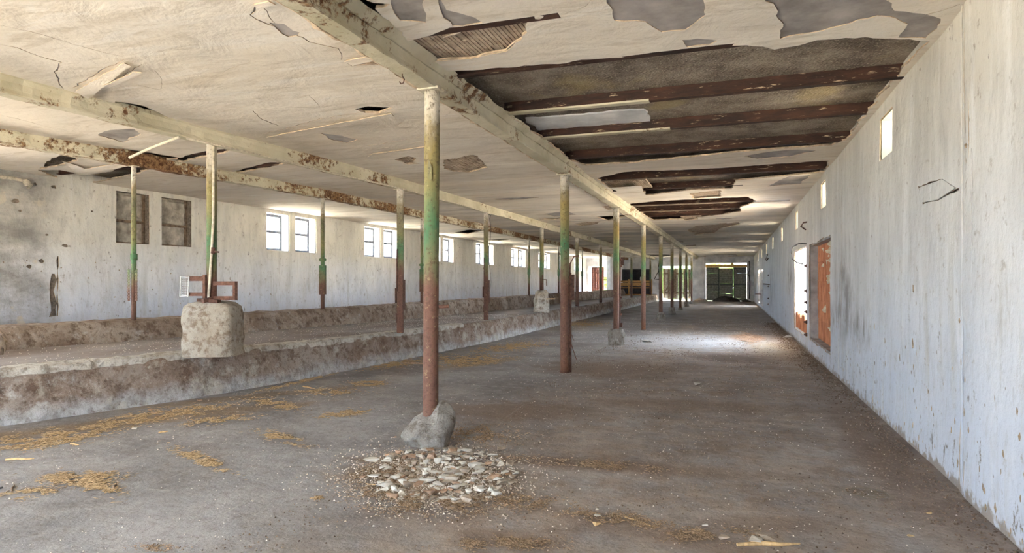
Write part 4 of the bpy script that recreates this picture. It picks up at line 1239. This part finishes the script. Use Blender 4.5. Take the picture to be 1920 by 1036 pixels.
# ------------------------------------------------------------ fittings: conduit, pipe, hook, cables
def fittings():
    def P(px, py, z): return gp(px, py, z)
    pts = []
    y = 6.0
    while y < 22:
        x = interp(ROW2, y) + .10; pts.append((x, y, ZB - .015 + .008 * math.sin(y * 2))); y += .5
    m = MB(); m.tube(pts, .014, 8); o = m.build('conduit', 'white_pipe', None, True); tag(o, 'pale thin conduit running along the lower edge of the beam over the platform posts', 'conduit')
    a, b = gp(243, 295, ZB - .01), gp(336, 257, ZB - .01)
    m = MB(); m.tube([a, a.lerp(b, .5) + Vector((0, 0, .01)), b], .018, 8); o = m.build('cross_pipe', 'white_pipe', None, True); tag(o, 'pale flaking pipe crossing between the two left-hand ceiling beams', 'pipe')
    c = gp(754, 138, ZB)
    m = MB(); m.tube([c + Vector((0, 0, .05)), c + Vector((0, 0, -.02)), c + Vector((.02, 0, -.05)), c + Vector((.012, 0, -.08)), c + Vector((-.012, 0, -.085)), c + Vector((-.025, 0, -.065))], .005, 8)
    o = m.build('ceiling_hook', 'dark_rust', None, True); tag(o, 'small rusty iron hook hanging from the plaster beside the middle beam', 'hook')
    # water pipe on the left wall
    def W(px, py, off=.08):
        p, D = hit(px, LW); return Vector((p.x + off, p.y, zat(py, D)))
    m = MB(); m.tube([W(-12, 332), W(10, 333), W(35, 338), W(48, 341), W(52, 347), W(53, 352, .0)], .03, 10); m.tube([W(40, 337), W(46, 348)], .045, 10)
    o = m.build('wall_pipe', 'white_pipe', None, True); tag(o, 'short bent white pipe stub high on the dirty left wall', 'pipe')
    # looping cables on the right wall
    def Q(px, py, off=.05):
        p, D = hit(px, [(-3, XR), (60, XR)]); return Vector((p.x - off, p.y, zat(py, D)))
    m = MB(); m.tube([Q(1513, 457, .02), Q(1508, 456, .1), Q(1500, 462, .15), Q(1496, 473, .15), Q(1498, 485, .15), Q(1505, 492, .12), Q(1511, 495, .05)], .014, 8)
    o = m.build('wall_cable', 'black_rubber', None, True); tag(o, 'dark looping cable at the top of the bright empty doorway', 'cable')
    m = MB(); m.tube([Q(1513, 430, .03), Q(1509, 424, .08), Q(1511, 417, .05), Q(1513, 416, .0)], .016, 8)
    o = m.build('wall_hook', 'dark_rust', None, True); tag(o, 'dark iron hook on the right wall above the bright doorway', 'hook')
    m = MB(); m.tube([Q(1440, 476, .0), Q(1440, 486, .1), Q(1443, 488, .12), Q(1445, 484, .1)], .02, 8)
    o = m.build('wall_hook', 'dark_rust', None, True); tag(o, 'curled iron hook on the far part of the right wall', 'hook')
    m = MB(); m.tube([Q(1427, 551, .0), Q(1438, 551, .5)], .02, 8); o = m.build('iron_rod', 'rust', None); tag(o, 'rusty rod jutting from the right wall beside the far boarded door', 'rod')
    m = MB(); m.tube([Q(1443, 533, .0), Q(1453, 532, .4)], .02, 8); o = m.build('iron_rod', 'rust', None); tag(o, 'rusty rod jutting from the smudged part of the right wall', 'rod')
    # cables hanging on the end wall right of the mesh gate
    m = MB(); yy = YE - .06
    m.tube([(1.22, yy, 3.1), (1.27, yy, 2.6), (1.2, yy, 2.2), (1.27, yy, 1.4), (1.24, yy, .2)], .035, 8); m.tube([(1.27, yy, 1.9), (1.05, yy, 2.1), (1.0, yy, 1.9)], .02, 8)
    o = m.build('wall_cable', 'black_rubber', None, True); tag(o, 'thick black cable hanging on the end wall right of the mesh gate', 'cable')
    m = MB(); m.tube([(-5.5, yy, 3.2), (-5.6, yy, 2.6), (-5.5, yy, 1.8), (-5.52, yy, .9)], .035, 8); m.tube([(-5.55, yy, 2.4), (-5.9, yy, 1.7), (-5.5, yy, 1.7)], .03, 8)
    o = m.build('wall_cable', 'black_rubber', None, True); tag(o, 'dark cable and bracket on the end wall left of the plank gate', 'cable')
fittings()

# ------------------------------------------------------------ far furniture
def far_things():
    y = YE - .5
    t = thing('wall_cabinet', 'dark open cabinet against the far end wall above the wooden trough', 'cabinet', (-7.2, y, .5))
    m = MB(); m.box((-1.15, -.2, 1.0), (1.05, .25, 1.05)); m.box((-1.15, -.2, 1.0), (-1.1, .25, 2.0)); m.box((1.0, -.2, 1.0), (1.05, .25, 2.0)); m.box((-1.15, -.2, 1.95), (1.05, .25, 2.0)); m.box((-1.15, .2, 0), (1.05, .25, 2.0)); m.build('body', 'dark_cabinet', t)
    for a, b in ((-1.08, -.2), (.0, .98)):
        m = MB(); m.box((a, -.24, 1.06), (b, -.2, 1.94)); m.build('door', 'dark_cabinet', t)
    for x in (-1.12, .95):
        m = MB(); m.box((x, -.15, 0), (x + .07, .2, 1)); m.build('leg', 'dark_cabinet', t)
    t = thing('wooden_trough', 'orange-brown wooden railed trough standing before the dark cabinet at the far end', 'trough', (-7.3, YE - 2.2, .45))
    m = MB(); m.box((-1.5, 0, .72), (1.5, .06, .98)); m.box((-1.5, 0, 1.02), (1.5, .06, 1.14)); m.build('front_board', 'pine', t)
    m = MB(); m.box((-1.5, 0, .55), (1.5, .08, .63)); m.box((-1.5, 0, .0), (1.5, .1, .1)); m.build('rail', 'pine', t)
    for x in (-1.45, -.35, 1.4):
        m = MB(); m.box((x, -.06, 0), (x + .1, .0, 1.25)); m.build('upright', 'pine', t)
    m = MB(); m.box((-1.4, .1, .1), (1.4, .5, .7)); m.build('bin', 'dark_cabinet', t)
    m = MB((-6.7, YE - 2.15, 1.59)); m.tube([(-6.7, YE - 2.16, 1.59), (-6.7, YE - 2.16, 1.80), (-6.7, YE - 2.16, 1.88)], [.05, .05, .02], 12); o = m.build('bottle', 'pale_metal'); o.location = (-6.7, YE - 2.15, 1.59); tag(o, 'small pale bottle standing on the wooden trough', 'bottle')
    # heaps by the mesh gate
    def heap(x, y, rx, ry, h, lb, mat='dark_heap', seed=0):
        o = lump('debris_heap', mat, [(0, 0, -.02, rx, ry, 0), (0, 0, h * .4, rx * .8, ry * .8, 0), (0, 0, h * .8, rx * .45, ry * .45, 0), (0, 0, h, rx * .15, ry * .15, 0)], None, .12, 30, 3, 2, seed)
        o.location = (x, y, 0); tag(o, lb, 'heap', None, 'stuff'); return o
    heap(-.45, YE - .9, 1.1, .5, .42, 'dark heap of rubbish at the foot of the mesh gate')
    heap(.95, YE - 1.6, .4, .4, .22, 'small dark heap in the corner right of the mesh gate', seed=4)
    heap(-2.3, YE - .9, .55, .4, .25, 'pale rubble heap at the foot of the white pier', 'dirty_chunk', 8)
far_things()

# ------------------------------------------------------------ rubble and litter
def hull_mesh(name, rnd, flat, mat, n=11):
    bm = bmesh.new()
    for _ in range(n):
        v = Vector((rnd.gauss(0, 1), rnd.gauss(0, 1), rnd.gauss(0, 1))).normalized()
        v = Vector((max(-.75, min(.75, v.x)), max(-.7, min(.7, v.y)), max(-.45, min(.45, v.z)) * flat))
        bm.verts.new(v)
    r = bmesh.ops.convex_hull(bm, input=bm.verts)
    bmesh.ops.delete(bm, geom=[g for g in r['geom_interior'] if isinstance(g, bmesh.types.BMVert)], context='VERTS')
    zmin = min(v.co.z for v in bm.verts)
    for v in bm.verts: v.co.z -= zmin
    bmesh.ops.recalc_face_normals(bm, faces=bm.faces)
    me = bpy.data.meshes.new(name); bm.to_mesh(me); bm.free(); me.materials.append(M[mat]); return me

def rubble():
    rr = random.Random(21)
    var = [hull_mesh('plaster_chunk', rr, f, m) for f, m in ((.9, 'plaster_chunk'), (.7, 'plaster_chunk'), (.5, 'plaster_chunk'), (1, 'dirty_chunk'), (.6, 'dirty_chunk'), (.8, 'plaster_chunk'), (.7, 'dirty_chunk'), (.6, 'plaster_chunk'), (.5, 'dirty_chunk'), (.8, 'brick_chunk'))]
    placed = []
    def ok(p, r):
        return all((p.x - q.x) ** 2 + (p.y - q.y) ** 2 > (.8 * (r + s)) ** 2 for q, s in placed)
    big = [(694, 863, 26, 'plaster_chunk', 'large flat white plaster slab at the upper left of the rubble around the nearest post'), (722, 865, 17, 'plaster_chunk', 'white plaster slab touching the upper left slab of the rubble patch'), (711, 876, 24, 'plaster_chunk', 'broad cracked white plaster slab just below the upper left slabs of the rubble'),
           (705, 893, 22, 'plaster_chunk', 'thick flat white slab at the left side of the rubble patch'), (700, 909, 19, 'wood_scrap', 'pale brown flat splinter at the lower left of the rubble patch'), (777, 903, 17, 'plaster_chunk', 'triangular pale plaster piece near the centre of the rubble patch'), (828, 922, 15, 'brick_chunk', 'orange brick fragment at the lower middle of the rubble patch'),
           (835, 934, 19, 'plaster_chunk', 'pale wedge-shaped slab at the bottom of the rubble patch'), (857, 924, 11, 'brick_chunk', 'small orange brick fragment beside the bottom wedge slab'), (837, 905, 17, 'dirty_chunk', 'brown upright shard in the middle of the rubble patch'), (867, 912, 18, 'plaster_chunk', 'white slab at the lower right of the rubble patch'),
           (850, 852, 22, 'dirty_chunk', 'flat pinkish slab right below the nearest post footing'), (860, 861, 11, 'plaster_chunk', 'bright white chunk right of the footing in the rubble'), (845, 886, 26, 'dirty_chunk', 'long narrow brown slab across the middle of the rubble'), (940, 843, 15, 'dirty_chunk', 'flat beige piece at the far right edge of the rubble patch'),
           (886, 868, 11, 'brick_chunk', 'rounded tan fragment in the right half of the rubble'), (740, 820, 6, 'brick_chunk', 'small orange brick bit alone left of the nearest post footing'), (783, 930, 9, 'plaster_chunk', 'small white block at the lower edge of the rubble patch'), (852, 882, 5, 'plaster_chunk', 'small white cube-like crumb in the middle of the rubble')]
    for px, py, w_, mt, lb in big:
        p = gp(px, py); D = H * F / (py - HY); s = w_ / F * D
        me = hull_mesh('rubble_slab', rr, .45 if w_ > 12 else .8, mt, 9)
        o = bpy.data.objects.new('rubble_slab', me); C.objects.link(o)
        o.location = (p.x, p.y, .004 if w_ < 18 else .0); asp = .45 if 'long' in lb or 'splinter' in lb else .75
        o.scale = (s, s * asp * 1.0, s * .55); o.rotation_euler = (rr.uniform(-.06, .06), rr.uniform(-.06, .06), TH + rr.uniform(-.3, .3)); tag(o, lb, 'rubble'); placed.append((p, s * .6))
    n = 0; tries = 0
    while n < 290 and tries < 9000:
        tries += 1
        t = rr.uniform(0, 2 * math.pi); q = rr.random() ** .6
        px, py = 822 + 146 * q * math.cos(t), 892 + 54 * q * math.sin(t)
        if px < 740 and rr.random() < .7: continue
        p = gp(px, py); s = rr.choice((.014, .02, .026, .032, .04, .05, .055))
        fp, _d = hit(810.5, ROW1)
        if (p.x - fp.x) ** 2 + (p.y - fp.y) ** 2 < .21 ** 2 or not ok(p, s * .6): continue
        o = bpy.data.objects.new('rubble_chunk', rr.choice(var)); C.objects.link(o)
        o.location = (p.x, p.y, .001); o.scale = (s * rr.uniform(.9, 1.5), s * rr.uniform(.7, 1.1), s * rr.uniform(.6, 1)); o.rotation_euler = (0, 0, rr.uniform(0, 6.3))
        tag(o, 'small broken plaster chunk among the rubble around the foot of the nearest post', 'rubble', 'small rubble chunks around the nearest post'); placed.append((p, s * .6)); n += 1
    solo = [(1121, 967, 9, 'plaster_chunk', 'small white pebble pair on the floor in front of the rubble, centre'), (1119, 955, 6, 'plaster_chunk', 'tiny white cube above the white pebble pair on the front floor'), (1118, 983, 14, 'wood_scrap', 'yellow wood stub below the white pebble pair'),
            (1321, 984, 8, 'plaster_chunk', 'single white pebble on the floor in the lower right middle'), (1360, 1010, 17, 'dirty_chunk', 'flat tile shard left of the two bottom shards'), (1416, 1017, 26, 'plaster_chunk', 'long flat shard at the bottom edge of the floor'), (1435, 1011, 22, 'dirty_chunk', 'square tile shard at the bottom edge, right of the long shard'),
            (1308, 721, 12, 'plaster_chunk', 'lone white triangular chunk in the middle of the right aisle'), (1212, 641, 15, 'plaster_chunk', 'white rubble pieces behind the third post of the right-hand row'), (1477, 632, 13, 'plaster_chunk', 'white stone at the foot of the right wall before the brick-filled doorway'), (1394, 640, 9, 'brick_chunk', 'orange brick piece on the debris streak in the right aisle'),
            (282, 768, 9, 'brick_chunk', 'orange brick piece below the platform, left one of two'), (289, 775, 9, 'brick_chunk', 'orange brick piece below the platform, right one of two'), (375, 751, 9, 'brick_chunk', 'orange brick bit close to the platform foot'), (252, 804, 7, 'plaster_chunk', 'pale stone on the straw left of centre'), (474, 939, 5, 'plaster_chunk', 'white pebble on the bare floor, lower left'),
            (50, 842, 8, 'wood_scrap', 'yellowish lump in the straw near the left edge'), (1190, 652, 6, 'plaster_chunk', 'small white stone right of the third post footing'), (1010, 735, 6, 'plaster_chunk', 'small pale piece left of the second right-hand post'), (1742, 962, 8, 'wood_scrap', 'yellow leaf-like scrap on the floor right of the wet stain'), (1708, 1005, 8, 'wood_scrap', 'yellow leaf-like scrap below the wet stain')]
    for px, py, w_, mt, lb in solo:
        p = gp(px, py); D = H * F / (py - HY); s = w_ / F * D
        o = bpy.data.objects.new('floor_fragment', hull_mesh('floor_fragment', rr, .7, mt, 10)); C.objects.link(o)
        o.location = (p.x, p.y, .001); o.scale = (s, s * .8, s * .5); o.rotation_euler = (0, 0, TH + rr.uniform(-.4, .4)); tag(o, lb, 'fragment')
    # sticks
    def stick(a, b, w_, lb, mat='wood_scrap', z=0):
        p, q = gp(*a, z), gp(*b, z); d = (q - p); m = MB(p)
        zz = Vector((0, 0, w_ * .5)); n = Vector((-d.y, d.x, 0)).normalized()
        pts = [p + zz, p.lerp(q, .4) + zz + n * w_ * .6, p.lerp(q, .7) + zz - n * w_ * .3, q + zz]
        m.tube(pts, [w_ * .45, w_ * .6, w_ * .5, w_ * .2], 7); o = m.build('wood_stick', mat); o.location = p; tag(o, lb, 'stick')
    stick((1170, 969), (1232, 990), .009, 'thin yellow stick lying in the front of the right aisle')
    stick((1382, 1024), (1500, 1022), .022, 'pale yellow lath at the bottom edge of the floor')
    stick((10, 863), (64, 861), .018, 'pale stick on the straw at the left edge')
    stick((132, 833), (148, 835), .016, 'short orange-brown wood piece in the straw band')
    stick((298, 812), (316, 809), .016, 'short pale wood piece lying right of the straw band')
    stick((214, 918), (218, 906), .014, 'short dark twig poking from the nearest straw clump', 'old_plank')
    stick((23, 922), (26, 908), .012, 'small twig in the straw at the left edge', 'old_plank')
    stick((655, 778), (698, 768), .012, 'thin straw-coloured stick beside the nearest tall post')
    stick((568, 725), (590, 729), .018, 'yellow wood piece at the platform foot')
    stick((756, 681), (800, 683), .03, 'reddish board offcut at the platform foot behind the nearest post', 'brick_chunk')
    stick((1070, 625), (1077, 640), .02, 'thin rod leaning by the second right-hand post', 'rust')
    # litter on the platform
    for a, b, lb in (((125, 669), (137, 668), 'small white tube lying on the platform left of the pedestal'), ((118, 685), (127, 684), 'pale crumb pile on the platform rim')):
        p, q = gp(*a, .56), gp(*b, .56); m = MB(p); zz = Vector((0, 0, .015)); m.tube([p + zz, q + zz], .014, 8); o = m.build('plaster_piece', 'plaster_chunk'); o.location = p; tag(o, lb, 'fragment')
rubble()

def left_edge():
    p = gp(3, 668, .60)
    m = MB(p)
    m.tube([p + Vector((-.01, 0, 0)), p + Vector((.0, 0, .12)), p + Vector((.035, 0, .2)), p + Vector((.02, 0, .26)), p + Vector((-.03, 0, .30))], [.02, .03, .035, .025, .01], 8)
    m.tube([p + Vector((.03, 0, .18)), p + Vector((.065, 0, .12)), p + Vector((.06, 0, .06))], [.02, .018, .006], 6)
    o = m.build('leaf_standin', 'old_plank'); o.location = p; tag(o, 'curled dark brown stand-in for a hanging bark standing on the platform at the left picture edge', 'dry_leaf')  # stand-in lump, added for a brown leaf hanging at the edge
    p = gp(0, 916)
    o = bpy.data.objects.new('floor_fragment', hull_mesh('floor_fragment', random.Random(1), .8, 'black_rubber', 10)); C.objects.link(o)
    o.location = p; o.scale = (.022, .02, .02); tag(o, 'small black lump on the floor at the very left edge', 'fragment')
left_edge()

def straw():
    rr = random.Random(33)
    def blades(name, pts_fn, n, ln, mat, label, cat, z0=0.0, tall=.012):
        vs, fs = [], []
        for _ in range(n):
            p = pts_fn()
            if p is None: continue
            a = rr.uniform(0, math.pi); L = ln * rr.uniform(.4, 1.2); w_ = rr.uniform(.0008, .0018) * (1 + p[1] * .12)
            d = Vector((math.cos(a), math.sin(a), rr.uniform(-.15, .15))) * L / 2; q = Vector((-math.sin(a), math.cos(a), 0)) * w_
            c = Vector((p[0], p[1], p[2] + z0 + rr.uniform(.003, tall))); k = len(vs)
            vs += [c - d - q, c + d - q, c + d + q, c - d + q, c + Vector((0, 0, w_ * 1.5))]
            fs += [(k, k + 1, k + 4), (k + 1, k + 2, k + 4), (k + 2, k + 3, k + 4), (k + 3, k, k + 4)]
        o = link_mesh(name, vs, fs, mat); tag(o, label, cat, None, 'stuff')
    def ell(cx, cy, rx, ry, z=0, sl=0):
        def f():
            a, b = rr.gauss(0, .52), rr.gauss(0, .52)
            px, py = cx + rx * a, cy + ry * b + sl * rx * a
            p = gp(px, py, z)
            if noise.noise(Vector((p.x * 6, p.y * 6, 2))) + .5 * noise.noise(Vector((p.x * 17, p.y * 17, 2))) + rr.uniform(-.25, .25) < .0: return None
            return p
        return f
    pat = [(150, 897, 62, 11, 900, 'nearest straw clump on the grey floor at lower left', -.02), (185, 916, 34, 14, 600, 'straw tail spreading below the nearest clump', .25), (45, 926, 52, 7, 400, 'thin straw streak at the left edge of the floor', -.1), (378, 862, 44, 9, 700, 'straw clump in the middle of the left floor', .4), (530, 822, 42, 8, 600, 'straw clump lower left of the nearest post', .25),
           (600, 935, 10, 3, 60, 'tiny straw wisp left of the rubble', 0), (515, 757, 44, 8, 600, 'straw clump near the platform foot, left of the nearest post', .15), (645, 776, 42, 6, 400, 'straw streak pointing at the nearest post', -.1), (690, 719, 34, 5, 400, 'straw patch at the platform foot just left of the nearest post', 0), (610, 735, 60, 6, 450, 'long straw streak along the platform foot', 0),
           (80, 825, 95, 14, 1500, 'wide straw drift at the left edge below the platform', -.1), (210, 797, 90, 12, 1300, 'straw drift below the platform, left', -.25), (330, 775, 90, 9, 1100, 'straw drift below the pedestal', -.15), (410, 788, 55, 6, 600, 'straw tongue below the pedestal, right', -.1), (560, 716, 80, 4, 600, 'straw line hugging the platform foot', -.25),
           (880, 676, 62, 9, 1200, 'yellow straw mat behind the nearest post', -.05), (960, 650, 62, 7, 900, 'straw mat by the platform foot between the first two posts', -.1), (760, 680, 70, 6, 700, 'straw line at the platform foot behind the nearest post', -.15), (1090, 607, 50, 5, 500, 'debris strip of splinters beyond the second right-hand post', 0),
           (720, 905, 70, 40, 900, 'brown chaff on the left side of the rubble patch', 0), (830, 945, 130, 20, 1100, 'brown chaff along the lower side of the rubble patch', 0), (900, 815, 75, 18, 900, 'brown chaff right of the nearest post footing', 0), (980, 940, 80, 14, 500, 'brown chaff right of the rubble patch', .1), (1170, 975, 140, 12, 700, 'brown chaff streak across the front floor', .15),
           (930, 1020, 90, 10, 600, 'brown chaff at the bottom edge, centre', 0), (1330, 1005, 80, 14, 500, 'brown chaff at the bottom edge, right of centre', 0), (300, 1028, 40, 6, 200, 'chaff at the bottom edge, left', 0), (1120, 872, 140, 8, 700, 'brown chaff streak right of the rubble patch', .08), (1402, 634, 18, 9, 500, 'orange splinter debris in the right aisle before the bright doorway', .3)]
    for cx, cy, rx, ry, n, lb, sl in pat:
        ch = 'chaff' in lb
        blades('straw_litter', ell(cx, cy, rx, ry, 0, sl), int(n * 3.4), (.028 if ch else .05) * (1 if cy > 700 else 1.6), ('chaff' if ch else ('brick_chunk' if 'orange' in lb else 'straw')), lb, 'straw' if not ch else 'chaff')
    # straw on the platform
    for cx, cy, rx, ry, n, lb in ((270, 643, 80, 10, 300, 'pale straw scattered on the platform behind the pedestal'), (500, 625, 60, 5, 350, 'straw scattered on the platform right of the pedestal')):
        blades('straw_litter', ell(cx, cy, rx, ry, .53), n, .05, 'straw', lb, 'straw', .02)
    def crumbs(name, n, gen, s0, s1, mat, label, cat):
        vs, fs = [], []
        for _ in range(n):
            p = gen()
            if p is None: continue
            s = rr.uniform(s0, s1) * (1 + max(0, p[1] - 4) * .05); k = len(vs); a = rr.uniform(0, 6.28)
            for j in range(3): vs.append(Vector((p[0] + s * math.cos(a + j * 2.1) * rr.uniform(.6, 1.2), p[1] + s * math.sin(a + j * 2.1) * rr.uniform(.6, 1.2), p[2] - .001)))
            vs.append(Vector((p[0] + rr.uniform(-.3, .3) * s, p[1] + rr.uniform(-.3, .3) * s, p[2] + s * rr.uniform(.4, .9))))
            fs += [(k, k + 1, k + 3), (k + 1, k + 2, k + 3), (k + 2, k, k + 3)]
        o = link_mesh(name, vs, fs, mat); tag(o, label, cat, None, 'stuff')
    def anyfloor():
        y = 2.2 + 24 * rr.random() ** 1.5
        x = rr.uniform(max(interp(BASE, y) + .1, -7), 1.5); p = Vector((x, y, .002)); 
        if noise.noise(Vector((x * .8, y * .8, 5))) + rr.uniform(-.3, .3) < -.1: return None
        return p
    crumbs('floor_chips', 7500, anyfloor, .003, .008, 'chips', 'tiny white plaster chips scattered over the whole floor', 'plaster chips')
    def dirtfloor():
        y = 2.2 + 16 * rr.random() ** 1.3
        x = rr.uniform(-2.8, 1.52)
        if noise.noise(Vector((x * 1.3, y * .9, 9))) + rr.uniform(-.25, .25) < 0: return None
        return Vector((x, y, .002))
    crumbs('floor_dirt', 14000, dirtfloor, .004, .011, 'crumb', 'dark dirt crumbs trodden over the right aisle floor', 'dirt')
    def wallfoot():
        y = 3 + 22 * rr.random(); return Vector((XR - .05 - abs(rr.gauss(0, .18)), y, .002))
    crumbs('wall_foot_debris', 3500, wallfoot, .006, .016, 'crumb', 'dark crumbled debris along the foot of the right wall', 'debris')
    def ring():
        return gp(812 + 105 * rr.gauss(0, .75), 896 + 40 * rr.gauss(0, .75), .002)
    crumbs('rubble_grit', 5500, ring, .003, .013, 'dirty_chunk', 'fine gritty crumbs filling the rubble patch around the nearest post', 'grit')
    crumbs('rubble_grit', 1800, ring, .003, .012, 'chips', 'fine white crumbs filling the rubble patch around the nearest post', 'grit')
    def plat():
        y = 4 + 14 * rr.random(); a, b = interp(BASE, y) - .2, interp(CURB, y) + .1; x = rr.uniform(b, a); t = (x - a) / (b - a)
        return Vector((x, y, zpf(y) + .01 + (zplat_back(y) - zpf(y)) * t))
    crumbs('platform_chips', 1800, plat, .004, .010, 'chips', 'pale chips scattered on top of the raised platform', 'plaster chips')
straw()

# ------------------------------------------------------------ outside, seen through gaps and openings
def outside():
    rr = random.Random(3)
    for i, (x, y, r, h) in enumerate(((-5.2, YE + 12, 1.6, 4), (-1.7, YE + 20, 2.0, 5), (1.2, YE + 12, 1.3, 1.9), (-11.5, YE + 15, 2.2, 4.5))):
        t = thing('bush', 'leafy green bush outside beyond the ' + ('plank gate', 'pier between the gates', 'mesh gate', 'left end door')[i], 'bush', (x, y, -.25))
        m = MB(); m.tube([(0, 0, 0), (.1, 0, h * .5)], [.12, .06], 8); m.build('stem', 'old_plank', t)
        bm = bmesh.new(); bmesh.ops.create_icosphere(bm, subdivisions=4, radius=1)
        for v in bm.verts:
            n = noise.noise(v.co * 2 + Vector((i * 5, 0, 0))) * .35 + noise.noise(v.co * 7) * .18
            v.co *= (1 + n); v.co = Vector((v.co.x * r, v.co.y * r, v.co.z * h * .45 + h * .5))
        from_bm('foliage', bm, 'leaf', t)
outside()
